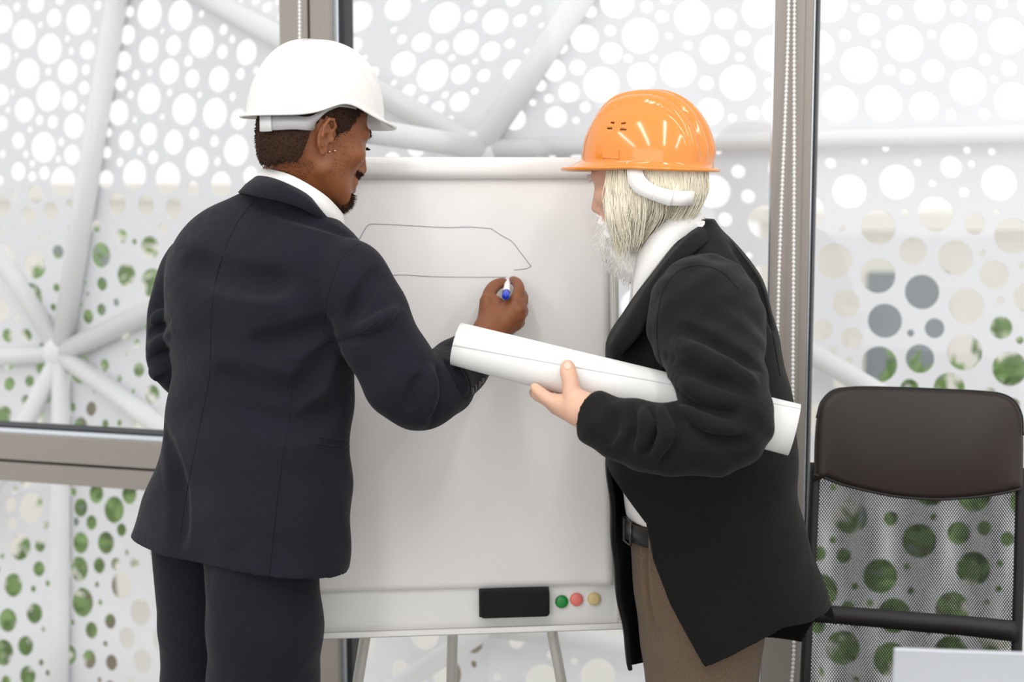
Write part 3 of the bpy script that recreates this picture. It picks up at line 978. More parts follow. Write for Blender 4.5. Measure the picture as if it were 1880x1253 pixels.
box('lid', base_c + lz * LH / 2, lx, lnn, lz, 0.16, 0.003, LH / 2, M_LID, lap, bevel=0.0025)
box('base', Vector((base_c.x, base_c.y, deskz + 0.0075)) - ln * 0.11, lx, ln, Z, 0.16, 0.11, 0.0075, M_LID, lap, bevel=0.003)

# ================================================================== people: shared anatomy
M_NAVY = mat('navy_suit_wool', srgb(21, 23, 32), 0.85, spec=0.2, noise=(320, 0.16, 2), bump=(650, 0.25, 0.0008), sheen=0.06, wrinkle=(9, 0.5, 0.012))
M_BLACK = mat('black_jacket_wool', srgb(18, 17, 17), 0.88, spec=0.2, noise=(300, 0.14, 2), bump=(650, 0.25, 0.0008), sheen=0.05, wrinkle=(9, 0.5, 0.012))
M_TWEED = mat('brown_tweed', srgb(104, 88, 73), 0.95, spec=0.15, noise=(420, 0.45, 2), bump=(500, 0.4, 0.001), sheen=0.1)
M_SHIRT = mat('white_shirt_cotton', (0.78, 0.77, 0.76, 1), 0.8, spec=0.2, bump=(60, 0.06, 0.002))
M_SKIN_A = mat('dark_brown_skin', srgb(132, 79, 48), 0.45, spec=0.4, noise=(38, 0.14, 5), bump=(420, 0.12, 0.0006), sss=0.08)
M_SKIN_B = mat('light_skin', srgb(218, 174, 150), 0.5, spec=0.35, noise=(45, 0.1, 5), bump=(300, 0.15, 0.0008), sss=0.12)
M_HAIR_A = mat('cropped_dark_hair', srgb(58, 38, 28), 0.8, spec=0.2, noise=(260, 0.5, 3), bump=(420, 0.9, 0.003))
M_HAIR_B = mat('white_blond_hair', srgb(244, 236, 216), 0.5, spec=0.4, noise=(60, 0.10, 3), sheen=0.3)
M_BEARD_B = mat('white_beard', (0.96, 0.945, 0.92, 1), 0.6, spec=0.3, noise=(60, 0.03, 3), sheen=0.5)
M_GOLD = mat('polished_metal_stud', srgb(225, 200, 150), 0.15, metal=1.0)
M_EYE = mat('eye_white', (0.8, 0.78, 0.75, 1), 0.15)
M_SHOE = mat('black_shoe_leather', srgb(24, 22, 22), 0.35)

def cone3(x, y, z, p0, p1, r0, r1):
    d = [b - a for a, b in zip(p0, p1)]
    L2 = sum(v * v for v in d) + 1e-12
    t = np.clip(((x - p0[0]) * d[0] + (y - p0[1]) * d[1] + (z - p0[2]) * d[2]) / L2, 0, 1)
    return np.sqrt((x - p0[0] - t * d[0]) ** 2 + (y - p0[1] - t * d[1]) ** 2 + (z - p0[2] - t * d[2]) ** 2) - (r0 + (r1 - r0) * t)

def ell3(x, y, z, c, r):
    u, v, w = (x - c[0]) / r[0], (y - c[1]) / r[1], (z - c[2]) / r[2]
    k0 = np.sqrt(u * u + v * v + w * w)
    k1 = np.sqrt((u / r[0]) ** 2 + (v / r[1]) ** 2 + (w / r[2]) ** 2)
    return k0 * (k0 - 1) / np.maximum(k1, 1e-5)

def skull(x, y, z):
    """cranium only, for hair and hats"""
    d = ell3(x, y, z, (0, -0.012, 0.035), (0.077, 0.099, 0.092))
    d = smin(d, ell3(x, y, z, (0, -0.045, -0.02), (0.062, 0.062, 0.07)), 0.03)
    return d

def head_sdf(x, y, z, ears=True):
    """head in its own frame: x right, y forward, z up; origin level with the brow, above the ear canal"""
    ax = np.abs(x)
    d = skull(x, y, z)
    d = smin(d, ell3(x, y, z, (0, 0.030, -0.035), (0.064, 0.062, 0.085)), 0.025)      # face block
    d = smin(d, cone3(ax, y, z, (0.052, 0.0, -0.075), (0.022, 0.066, -0.112), 0.018, 0.017), 0.026)   # jaw line
    d = smin(d, ell3(x, y, z, (0, 0.040, -0.095), (0.044, 0.044, 0.030)), 0.02)
    d = smin(d, ell3(x, y, z, (0, 0.076, -0.118), (0.020, 0.016, 0.014)), 0.018)      # chin
    d = smin(d, ell3(ax, y, z, (0.046, 0.058, -0.032), (0.022, 0.022, 0.018)), 0.022) # cheek bone
    d = smin(d, cone3(ax, y, z, (0.008, 0.090, 0.008), (0.042, 0.074, 0.012), 0.011, 0.010), 0.016)  # brow
    d = smax(d, -ell3(ax, y, z, (0.031, 0.098, -0.010), (0.017, 0.017, 0.012)), 0.012)  # eye socket
    d = smin(d, ell3(ax, y, z, (0.031, 0.074, -0.011), (0.0135, 0.0135, 0.0125)), 0.004)   # lids
    d = smin(d, cone3(x, y, z, (0, 0.092, 0.0), (0, 0.108, -0.046), 0.0075, 0.011), 0.010)    # nose
    d = smin(d, ell3(ax, y, z, (0.012, 0.096, -0.052), (0.009, 0.011, 0.008)), 0.006)
    d = smin(d, ell3(x, y, z, (0, 0.086, -0.078), (0.028, 0.016, 0.022)), 0.014)     # muzzle
    d = smin(d, cone3(ax, y, z, (0.002, 0.101, -0.076), (0.021, 0.090, -0.081), 0.0058, 0.003), 0.005)
    d = smin(d, cone3(ax, y, z, (0.000, 0.100, -0.090), (0.019, 0.089, -0.086), 0.0072, 0.003), 0.005)
    d = smax(d, -cone3(ax, y, z, (0.0, 0.110, -0.0835), (0.024, 0.094, -0.0835), 0.0018, 0.0012), 0.003)
    if ears:
        # ear: flat shell, curled rim, hollow, lobe (narrowed and set back)
        ey = (y + 0.014) / 0.84
        e = ell3(ax, ey, z, (0.078, -0.016, -0.024), (0.006, 0.016, 0.027))
        rim = [(0.074, 0.000, -0.022), (0.082, 0.003, -0.002), (0.086, -0.008, 0.008), (0.091, -0.022, 0.005), (0.094, -0.031, -0.010),
               (0.092, -0.029, -0.027), (0.086, -0.020, -0.043), (0.080, -0.010, -0.052)]
        for a, b in zip(rim, rim[1:]):
            e = smin(e, cone3(ax, ey, z, a, b, 0.0036, 0.0036), 0.0025)
        e = smin(e, ell3(ax, ey, z, (0.080, -0.010, -0.051), (0.0055, 0.0085, 0.0095)), 0.005)
        e = smin(e, ell3(ax, ey, z, (0.080, 0.003, -0.027), (0.005, 0.005, 0.008)), 0.003)
        e = smax(e, -ell3(ax, ey, z, (0.089, -0.012, -0.030), (0.012, 0.008, 0.013)), 0.003)
        e = smax(e, -ell3(ax, ey, z, (0.090, -0.013, -0.005), (0.010, 0.010, 0.007)), 0.003)
        e = e * 0.84
        d = smin(d, e, 0.007)
    return d

def shoes(parent, spots, yaw):
    f = Vector((math.sin(yaw), math.cos(yaw), 0)); r = Vector((f.y, -f.x, 0))
    for s in spots:
        s = Vector((s[0], s[1], 0))
        lo = s - Vector((0.25, 0.25, 0.02)); hi = s + Vector((0.25, 0.25, 0.14))
        v = Vol(axis([(lo.x, hi.x, 0.007)]), axis([(lo.y, hi.y, 0.007)]), axis([(lo.z, hi.z, 0.006)]))
        chain(v, [s - f * 0.07 + Z * 0.045, s + f * 0.06 + Z * 0.04, s + f * 0.15 + Z * 0.032], [0.044, 0.045, 0.034], 0.01)
        v.add(cone(s - f * 0.05 + Z * 0.04, s - f * 0.045 + Z * 0.11, 0.042, 0.042), 0.03)
        Xg, Yg, Zg = v.full()
        v.D = np.maximum(v.D, (0.001 - Zg)).astype(np.float32)
        link('shoe', v.mesh('shoe'), M_SHOE, parent)

def rand_tufts(name, bvh_pts, m, parent, length, r, rn, down=0.3):
    """short tufts of hair standing on a surface: (point, normal) list"""
    V, Fc = [], []
    for p, n in bvh_pts:
        d = (n + Vector((rn.gauss(0, .5), rn.gauss(0, .5), rn.gauss(0, .5) - down))).normalized()
        u = d.orthogonal().normalized(); w = d.cross(u)
        L = length * rn.uniform(0.6, 1.3)
        o = len(V)
        for k in range(3):
            a = 2 * math.pi * k / 3
            V.append(p + (u * math.cos(a) + w * math.sin(a)) * r)
        V.append(p + d * L)
        Fc += [(o, o + 1, o + 3), (o + 1, o + 2, o + 3), (o + 2, o, o + 3)]
    return tag(obj_py(name, V, Fc, m, parent), kind='stuff')

def strands(name, curves, m, parent, r0=0.0011, r1=0.0003, seg=3):
    V, Fc = [], []
    for c in curves:
        n = len(c)
        rr = [r0 + (r1 - r0) * (i / (n - 1)) ** 1.5 for i in range(n)]
        v, f = tube_data(c, rr, seg, False)
        o = len(V)
        V += v; Fc += [tuple(i + o for i in q) for q in f]
    return tag(obj_py(name, V, Fc, m, parent, True), kind='stuff')

# ------------------------------------------------------------------ hard hats
def hard_hat(c, M, s, a, bf, bb, h, rim, lip, ribs, shell_mat, parent, drop=0.0):
    """shell + brim as one moulded surface. rim(phi) height of the edge, lip(phi) brim width, ribs(x, y, z01) relief"""
    nu, nv = 144, 40
    V, Fc = [], []
    for j in range(nv + 1):
        v = j / nv
        for i in range(nu):
            ph = 2 * math.pi * i / nu
            cf, sf = math.cos(ph), math.sin(ph)
            b = bf if cf > 0 else bb
            n = 2.15
            R = (abs(cf / b) ** n + abs(sf / a) ** n) ** (-1 / n)
            zr = rim(ph)
            if j < 6:               # brim, from its edge to the wall of the shell
                t = j / 6
                w = lip(ph)
                rr = R + w * (1 - t) ** 1.0
                zz = zr - 0.30 * w * (1 - t) - 0.002 * (1 - t) + 0.004 * t * t
                V.append((sf * rr, cf * rr, zz))
            else:
                t = (j - 6) / (nv - 6)
                ang = t * math.pi / 2
                rr = R * math.cos(ang) ** 0.80
                zz = (zr + 0.004) + (h - zr - 0.004) * math.sin(ang) ** 1.05
                x, y = sf * rr, cf * rr
                d = ribs(x, y, t)
                k = 1 + d / max(0.03, math.hypot(math.hypot(x, y), zz))
                V.append((x * k, y * k, zz + d * math.sin(ang)))
    for j in range(nv):
        for i in range(nu):
            i2 = (i + 1) % nu
            Fc.append((j * nu + i, j * nu + i2, (j + 1) * nu + i2, (j + 1) * nu + i))
    W = [to_world(p, c, M, s) for p in V]
    o = obj_py('shell', W, Fc, shell_mat, parent, True)
    bm = bmesh.new(); bm.from_mesh(o.data)
    bmesh.ops.remove_doubles(bm, verts=bm.verts, dist=0.0006)
    bmesh.ops.recalc_face_normals(bm, faces=bm.faces)
    bm.to_mesh(o.data); bm.free()
    sd = o.modifiers.new('thick', 'SOLIDIFY'); sd.thickness = 0.0035; sd.offset = -1
    return o

# ================================================================== person in the navy suit
YA = math.radians(35)
manA = empty('person', (P(440, 1100, 2.86).x, 2.98, 0))
tag(manA, 'man in a navy suit and white hard hat drawing on the flip chart', 'person')
hcA, hMA, hsA = P(585, 237, 2.82), frame(math.radians(53), math.radians(16)), 1.06

rowsA = [(338, 478, 568, 2.84, .85), (352, 447, 578, 2.84, .74), (366, 415, 590, 2.85, .57), (382, 378, 603, 2.86, .54), (402, 346, 624, 2.86, .50), (432, 318, 657, 2.86, .5),
         (470, 301, 680, 2.86, .53), (520, 292, 672, 2.86, .57), (580, 292, 662, 2.86, .57), (640, 300, 655, 2.86, .57), (700, 306, 651, 2.86, .57),
         (760, 301, 647, 2.86, .57), (820, 288, 646, 2.86, .56), (880, 273, 646, 2.86, .56), (940, 250, 645, 2.86, .56), (990, 230, 644, 2.86, .56), (1090, 198, 643, 2.86, .56)]
lvA = levels_px(rowsA, YA)
torsoA = stack(lvA, 2.35, YA)

# sleeve joints
armA = [(640, 505, 2.735, .070), (668, 560, 2.722, .071), (712, 650, 2.715, .067), (752, 712, 2.715, .066), (778, 722, 2.735, .064), (812, 700, 2.800, .058), (846, 672, 2.868, .052), (872, 650, 2.925, .047)]
larmA = [(352, 478, 2.975, .052), (325, 545, 2.985, .050), (314, 610, 2.985, .044), (317, 665, 2.985, .047), (335, 685, 3.00, .047), (380, 690, 3.04, .044), (410, 690, 3.06, .040)]

jx = Vol(axis([(-0.80, -0.03, 0.0038)]), axis([(2.52, 3.22, 0.0042)]), axis([(0.72, 1.62, 0.0040)]))
jx.add(torsoA, 0.0)
q = resample([list(P(x, y, d)) + [r] for x, y, d, r in armA], 26)
chain(jx, q[:, :3], q[:, 3], 0.018)
q = resample([list(P(x, y, d)) + [r] for x, y, d, r in larmA], 22)
chain(jx, q[:, :3], q[:, 3], 0.012)
def folds(vol, lines, k=0.02):
    """raised soft folds: lists of (x, y, depth, radius)"""
    for ln in lines:
        q = resample([list(P(x, y, d)) + [r] for x, y, d, r in ln], 14)
        n = len(q)
        for i in range(n): q[i, 3] *= 0.35 + 0.65 * math.sin(math.pi * (i + 0.5) / n)
        chain(vol, q[:, :3], q[:, 3], k)
def press(vol, lines, k=0.02):
    for ln in lines:
        q = resample([list(P(x, y, d)) + [r] for x, y, d, r in ln], 12)
        n = len(q)
        for i in range(n - 1):
            vol.cut(cone(q[i, :3], q[i + 1, :3], max(.001, q[i, 3] * math.sin(math.pi * (i + .5) / n)), max(.001, q[i + 1, 3] * math.sin(math.pi * (i + 1.5) / n))), k)
folds(jx, [[(716, 575, 2.67, .012), (690, 600, 2.655, .014), (650, 625, 2.665, .012)],
           [(722, 566, 2.70, .015), (712, 574, 2.68, .014), (700, 580, 2.67, .010)],
           [(785, 670, 2.72, .012), (792, 690, 2.70, .014), (795, 730, 2.69, .012)],
           [(770, 660, 2.70, .010), (762, 690, 2.66, .012), (756, 730, 2.655, .010)],
           [(806, 668, 2.75, .010), (815, 690, 2.735, .010), (822, 720, 2.745, .008)],
           [(283, 590, 2.94, .010), (300, 580, 2.935, .010), (315, 572, 2.94, .008)],
           [(276, 640, 2.95, .010), (300, 632, 2.94, .010), (312, 622, 2.945, .008)],
           [(280, 685, 2.96, .010), (300, 690, 2.945, .010), (312, 690, 2.95, .008)]], 0.012)
Xg, Yg, Zg = jx.full()
wob = (0.0026 * np.sin(Xg * 31 + Zg * 23 + 1.3 * np.sin(Yg * 19 + Zg * 9)) + 0.0020 * np.sin(Zg * 47 - Xg * 21 + 2.0 * np.sin(Xg * 13))
       + 0.0014 * np.sin(Yg * 53 + Zg * 33 + Xg * 40)).astype(np.float32)
jx.D += wob * np.clip((1.50 - Zg) / 0.12, 0.15, 1).astype(np.float32)
# back blade and waist shading folds
press(jx, [[(430, 690, 2.60, .03), (480, 750, 2.605, .04), (545, 770, 2.60, .03)], [(600, 560, 2.61, .02), (590, 640, 2.60, .03), (605, 720, 2.61, .02)]], 0.05)
pre = bvh_mesh(jx.mesh('pre'))
drape(jx, pre, grooves=[
    (.008, .010, [(727, 580), (700, 601), (660, 621), (612, 628)]), (.008, .010, [(803, 672), (808, 705), (802, 750), (788, 786)]),
    (.006, .012, [(772, 690), (757, 715), (752, 750)]), (.006, .010, [(818, 664), (836, 690), (848, 722)]), (.005, .010, [(838, 658), (852, 684), (862, 706)]),
    (.006, .045, [(440, 738), (500, 770), (560, 776), (610, 758)]), (.005, .045, [(410, 690), (480, 716), (545, 728)]),
    (.004, .045, [(350, 478), (430, 512), (520, 520)]), (.006, .035, [(602, 645), (565, 705), (520, 760)]), (.005, .035, [(592, 600), (540, 622), (470, 630)]),
    (.005, .035, [(300, 790), (326, 890), (330, 990)]), (.006, .010, [(276, 612), (298, 600), (312, 588)]), (.006, .010, [(274, 662), (300, 650), (312, 640)]),
    (.006, .010, [(284, 704), (306, 694)]), (.007, .02, [(470, 372), (520, 392), (590, 412), (640, 432)]), (.007, .02, [(690, 500), (665, 545), (640, 590)])],
  ridges=[(.009, .012, [(727, 568), (698, 588), (655, 606)]), (.009, .014, [(788, 676), (792, 715), (786, 762)]), (.008, .014, [(826, 664), (843, 692), (855, 716)]),
    (.007, .012, [(277, 634), (298, 625), (312, 612)])])
# hem: tilted cut, lifted on the left
hemp = [P(240, 986, 2.95), P(300, 1024, 2.80), P(400, 1050, 2.70), P(491, 1064, 2.68), P(600, 1066, 2.72), P(650, 1064, 2.76)]
A_ = np.array([[p.x, 1.0] for p in hemp]); zfit = np.array([p.z for p in hemp])
order = np.argsort([p.x for p in hemp]); hx_ = np.array([hemp[i].x for i in order]); hz_ = np.array([hemp[i].z for i in order])
hz = np.interp(Xg.ravel(), hx_, hz_).reshape(Xg.shape).astype(np.float32)
jx.D = np.maximum(jx.D, hz - Zg)
# cuff: square ends
for (a0, a1) in ((armA[-2], armA[-1]),):
    e = P(*a1[:3]); dr = (e - P(*a0[:3])).normalized()
    pl = (Xg - e.x) * dr.x + (Yg - e.y) * dr.y + (Zg - e.z) * dr.z
    near = np.sqrt((Xg - e.x) ** 2 + (Yg - e.y) ** 2 + (Zg - e.z) ** 2)
    jx.D = np.where(near < 0.10, np.maximum(jx.D, pl - 0.012), jx.D).astype(np.float32)
jacketA = link('suit_jacket', jx.mesh('suit_jacket'), M_NAVY, manA)
bvA = bvh_of(jacketA)
for pts in ([(463, 372), (431, 416), (398, 505), (388, 579), (384, 691), (371, 760), (356, 835), (338, 930), (326, 1010)],
            [(536, 700), (531, 760), (515, 858), (503, 960), (491, 1062)],
            [(660, 446), (630, 470), (608, 520), (596, 580), (594, 615), (604, 640)],
            [(700, 586), (660, 612), (620, 624), (600, 626)]):
    seam('seam', bvA, pts, 0.0012, M_NAVY, jacketA, 60, 0.0)
# vent overlap, pocket flap
seam('vent_edge', bvA, [(516, 850), (504, 950), (492, 1062)], 0.0022, M_NAVY, jacketA, 40, 0.0005)
seam('pocket_edge', bvA, [(583, 803), (612, 807), (644, 808)], 0.0024, M_NAVY, jacketA, 20, 0.0)
seam('pocket_edge', bvA, [(583, 815), (612, 819), (644, 821)], 0.0024, M_NAVY, jacketA, 20, 0.0)
M_BTN = mat('dark_horn_button', srgb(58, 52, 48), 0.3)
for x, y in ((866, 718), (872, 712), (879, 705), (885, 699)):
    r = ray(x, y).normalized(); h = bvA.ray_cast(CAM, r)
    if h[0] is not None:
        u = h[1].orthogonal().normalized()
        tube('cuff_button', [h[0] - h[1] * 0.001, h[0] + h[1] * 0.0028], 0.0062, M_BTN, jacketA, seg=16)
# jacket collar (folded) and shirt collar, closed round the neck
def dp(pts): return [P(*p) for p in pts]
colA = strip('jacket_collar', dp([(622, 432, 2.85), (616, 420, 2.825), (606, 408, 2.80), (588, 384, 2.765), (562, 358, 2.745), (525, 338, 2.745), (498, 328, 2.77), (478, 325, 2.80), (468, 329, 2.85), (480, 338, 2.92), (530, 350, 2.96)]),
      dp([(630, 452, 2.86), (618, 432, 2.81), (606, 416, 2.775), (582, 398, 2.745), (556, 383, 2.725), (512, 368, 2.72), (475, 360, 2.74), (447, 354, 2.785), (440, 356, 2.86), (460, 366, 2.94), (530, 375, 2.98)]), 60, 0.006, M_NAVY, jacketA,
      mid=dp([(627, 442, 2.85), (618, 426, 2.815), (609, 411, 2.785), (588, 391, 2.75), (561, 370, 2.73), (520, 352, 2.727), (488, 343, 2.75), (461, 339, 2.79), (452, 342, 2.855), (470, 352, 2.93), (530, 362, 2.975)]))
shirtA = strip('shirt_collar', dp([(600, 372, 2.92), (626, 394, 2.86), (622, 386, 2.80), (600, 362, 2.765), (572, 342, 2.75), (535, 322, 2.75), (505, 313, 2.77), (486, 311, 2.81), (482, 314, 2.86), (500, 322, 2.91), (560, 340, 2.93)]),
      dp([(600, 410, 2.95), (634, 432, 2.88), (626, 424, 2.805), (600, 404, 2.77), (570, 380, 2.75), (530, 355, 2.748), (495, 342, 2.77), (472, 336, 2.81), (470, 338, 2.87), (495, 350, 2.93), (560, 372, 2.96)]), 60, 0.005, M_SHIRT, manA)

# trousers
tv = Vol(axis([(-0.80, -0.28, 0.006)]), axis([(2.52, 3.26, 0.006)]), axis([(0.02, 1.02, 0.008)]))
tv.add(stack(levels_px([(850, 322, 615, 2.86, .62), (930, 304, 604, 2.86, .62), (985, 296, 594, 2.86, .60)], YA), 2.2, YA), 0.0)
rl = [P(x, y, U(d, y)) for x, y, d in ((478, 985, 2.79), (487, 1150, 2.79), (483, 1253, 2.80), (490, 1450, 2.82))]
rl.append(Vector((rl[-1].x, rl[-1].y + 0.02, 0.05)))
chain(tv, *zip(*[(list(p), r) for p, r in zip(rl, [.114, .114, .108, .086, .066])]), 0.02)
ll = [P(x, y, U(d, y)) for x, y, d in ((362, 985, 2.93), (364, 1150, 2.94), (364, 1253, 2.95), (362, 1420, 2.98))]
ll.append(Vector((ll[-1].x, ll[-1].y + 0.02, 0.05)))
chain(tv, *zip(*[(list(p), r) for p, r in zip(ll, [.094, .084, .078, .072, .062])]), 0.012)
Xg, Yg, Zg = tv.full()
tv.D += (0.0012 * np.sin(Zg * 9 + Xg * 31) + 0.001 * np.sin(Zg * 13 - Yg * 37)).astype(np.float32)
trA = link('trousers', tv.mesh('trousers'), M_NAVY, manA)
bvT = bvh_of(trA)
seam('seam', bvT, [(537, 1062), (536, 1120), (534, 1253)], 0.0012, M_NAVY, trA, 30, 0.0)
shoes(manA, [(rl[-1].x, rl[-1].y), (ll[-1].x, ll[-1].y)], YA)

# body: one continuous skin surface, fine where it shows
bv_ = Vol(axis([(-0.74, -0.52, .008), (-0.52, -0.24, .0026), (-0.24, -0.09, .006), (-0.09, 0.05, .0024)]),
          axis([(2.60, 2.68, .006), (2.68, 3.09, .0026), (3.09, 3.24, .006)]),
          axis([(0.03, 1.22, .012), (1.22, 1.80, .0026)]))
bv_.add(stack([(z, cx + (0.05 if z < 1.0 else 0), cy, a * (.82 if z > 1.1 else .70), b * (.72 if z > 1.1 else .60)) for z, cx, cy, a, b in lvA if 0.86 < z < 1.545], 2.3, YA), 0.0)
for chn in (rl, ll):
    chain(bv_, [list(p) for p in chn], [.070, .070, .06, .05, .045], 0.03)
q = resample([list(P(x, y, d)) + [r * .72] for x, y, d, r in armA] + [list(P(893, 618, 2.978)) + [.030]], 22)
chain(bv_, q[:, :3], q[:, 3], 0.01)
q = resample([list(P(x, y, d)) + [r * .72] for x, y, d, r in larmA] + [list(P(425, 695, 3.065)) + [.028]], 18)
chain(bv_, q[:, :3], q[:, 3], 0.01)
# neck
nkA = [to_world((0, -0.028, -0.045), hcA, hMA, hsA), P(548, 318, 2.835), P(540, 365, 2.85)]
chain(bv_, [list(p) for p in nkA], [.060, .061, .072], 0.03)
chain(bv_, [list(to_world((0.03, -0.02, -0.05), hcA, hMA, hsA)), list(P(585, 370, 2.86))], [.022, .025], 0.03)
bv_.add(local(head_sdf, hcA, hMA, hsA, 0.19), 0.018)
# right hand holding the marker
def hand_chain(vol, pts, rad, k):
    q = resample([list(P(*p)) + [r] for p, r in zip(pts, rad)], 3 * len(pts))
    chain(vol, q[:, :3], q[:, 3], k)
wr = P(898, 612, 2.995)
for p, r0, r1 in (((946, 556, 3.023), .027, .0155), ((952, 568, 3.021), .027, .0150), ((950, 582, 3.023), .026, .0145), ((944, 596, 3.027), .025, .0135)):
    bv_.add(cone(list(wr), list(P(*p)), r0, r1), 0.018)
bv_.add(cone(list(wr), list(P(893, 553, 3.020)), .027, .0145), 0.016)
bv_.add(cone(list(P(905, 580, 3.020)), list(P(930, 575, 3.023)), .020, .018), 0.018)
hand_chain(bv_, [(895, 558, 3.020), (899, 539, 3.040), (908, 526, 3.065), (924, 518, 3.090)], [.0138, .0125, .0115, .0090], 0.006)     # thumb
hand_chain(bv_, [(945, 556, 3.023), (953, 536, 3.040), (950, 521, 3.070), (941, 514, 3.100)], [.0125, .0108, .0098, .0080], 0.005)       # index
hand_chain(bv_, [(953, 568, 3.021), (960, 552, 3.040), (958, 540, 3.070), (948, 534, 3.100)], [.0122, .0108, .0098, .0082], 0.004)       # middle
hand_chain(bv_, [(953, 582, 3.023), (960, 573, 3.045), (956, 562, 3.075), (944, 556, 3.090)], [.0118, .0105, .0096, .0080], 0.004)         # ring
hand_chain(bv_, [(948, 597, 3.027), (955, 592, 3.050), (951, 583, 3.075), (940, 576, 3.085)], [.0108, .0095, .0088, .0075], 0.004)         # little
for x_, y_, d_, r_ in ((945, 556, 3.012, .0085), (954, 569, 3.011, .0085), (955, 583, 3.013, .0080), (950, 598, 3.018, .0072)):
    bv_.add(ball(list(P(x_, y_, d_)), r_), 0.008)
bv_.add(ball(list(P(912, 556, 3.023)), .013), 0.012)
# left hand, resting at the front of the body
wl = P(425, 695, 3.065)
fd = Vector((0.75, -0.05, -0.55)).normalized(); sd_ = fd.cross(Vector((0.3, 0.9, 0.2))).normalized()
bv_.add(cone(list(wl), list(wl + fd * 0.07), .026, .034), 0.02)
for i in range(4):
    b0 = wl + fd * 0.085 + sd_ * (i - 1.5) * 0.019
    chain(bv_, [list(b0), list(b0 + fd * 0.035), list(b0 + fd * 0.055 + Vector((0, 0.0, -0.02)))], [.0105, .0095, .008], 0.006)
chain(bv_, [list(wl + fd * 0.02 + sd_ * 0.03), list(wl + fd * 0.06 + sd_ * 0.055)], [.013, .009], 0.008)
bodyA = link('body', bv_.mesh('body'), M_SKIN_A, manA)

# cropped hair: shell over the scalp with a shaved line round the ear
def hairA(x, y, z):
    d = smin(skull(x, y, z), ell3(x, y, z, (0, -0.045, -0.035), (0.060, 0.060, 0.08)), 0.03) - 0.0025
    ax = np.abs(x)
    line = np.where(y < -0.020, -0.098 + 0.55 * (y + 0.06) * (y > -0.06), 0.0)
    nz = 0.007 * np.sin(x * 210 + 3 * np.sin(y * 90)) * np.sin(y * 230 + z * 170)
    low = np.where(y < -0.052, -0.102 + 0.6 * np.maximum(0, y + 0.10), np.where(y < 0.0, -0.004 + 0.012 * np.sin((y + 0.05) * 60), np.where(y < 0.030, -0.030, 0.02 + (y - 0.03) * 1.2)))
    d = np.maximum(d, (low - z + nz) * 0.7)
    d = np.maximum(d, (y - 0.085))
    return d
hv = Vol(*[axis([(hcA[i] - 0.15, hcA[i] + 0.15, 0.003)]) for i in range(3)])
hv.add(local(hairA, hcA, hMA, hsA, 0.14), 0.0)
hairobjA = link('hair', hv.mesh('hair'), M_HAIR_A, manA)
rn = random.Random(5)
pts = []
polys = hairobjA.data.polygons
for i in rn.sample(range(len(polys)), min(9000, len(polys))):
    p = polys[i]
    c = Vector(p.center)
    if (c - hcA).dot(Vector(p.normal)) > 0 and Vector(p.normal).dot((c - hcA).normalized()) > 0.4: pts.append((c, Vector(p.normal)))
rand_tufts('hair_tufts', pts, M_HAIR_A, hairobjA, 0.0045, 0.0011, rn)
# beard: moustache, goatee and sideburn stubble as short tufts on the skin
bvB = bvh_of(bodyA)
def tuft_zone(test, count, L, r, name):
    out = []
    polys = bodyA.data.polygons
    Mi = hMA.T
    cand = []
    for p in polys:
        c = p.center
        if (c - hcA).length > 0.2: continue
        l = (Mi @ np.array(c - hcA)) / hsA
        if test(abs(l[0]), l[1], l[2]): cand.append((Vector(c), Vector(p.normal)))
    cand = [rn.choice(cand) for _ in range(count)] if cand else []
    cand = [(c + Vector((rn.uniform(-1, 1), rn.uniform(-1, 1), rn.uniform(-1, 1))) * 0.0012, n) for c, n in cand]
    return rand_tufts(name, cand, M_HAIR_A, hairobjA, L, r, rn, 0.6)
tuft_zone(lambda x, y, z: x < 0.030 and y > 0.055 and z < -0.100, 2600, 0.013, 0.0009, 'goatee')
tuft_zone(lambda x, y, z: x < 0.030 and y > 0.078 and -0.069 < z < -0.055, 900, 0.005, 0.0007, 'moustache')
tuft_zone(lambda x, y, z: x > 0.05 and 0.002 < y < 0.045 and -0.085 < z < 0.0, 1800, 0.0016, 0.0003, 'sideburn')
tuft_zone(lambda x, y, z: y < -0.02 and -0.115 < z < -0.07, 2500, 0.0022, 0.0004, 'nape_stubble')
tuft_zone(lambda x, y, z: 0.012 < x < 0.046 and y > 0.06 and 0.012 < z < 0.022, 500, 0.005, 0.0006, 'eyebrow')
for sx in (-1, 1):
    bm = bmesh.new()
    bmesh.ops.create_uvsphere(bm, u_segments=20, v_segments=12, radius=0.0118 * hsA, matrix=Matrix.Translation(to_world((sx * 0.031, 0.0768, -0.0118), hcA, hMA, hsA)))
    obj_bm('eye', bm, M_EYE, bodyA, True)
    lash = [to_world((sx * (0.031 + t * 0.012), 0.089 - abs(t) * 0.004, -0.0105), hcA, hMA, hsA) for t in (-1, -.5, 0, .5, 1)]
    tip = [to_world((sx * (0.031 + t * 0.014), 0.097 - abs(t) * 0.004, -0.0130), hcA, hMA, hsA) for t in (-1, -.5, 0, .5, 1)]
    strip('eyelash', lash, tip, 10, 0.0006, M_HAIR_A, bodyA)
for p in ((614, 277), (604, 279)):
    q = cast(bvB, p[0], p[1], 0.0015)
    if q is not None:
        bm = bmesh.new(); bmesh.ops.create_uvsphere(bm, u_segments=14, v_segments=10, radius=0.0026, matrix=Matrix.Translation(q))
        tag(obj_bm('ear_stud', bm, M_GOLD, bodyA, True), 'small shiny metal ear stud')

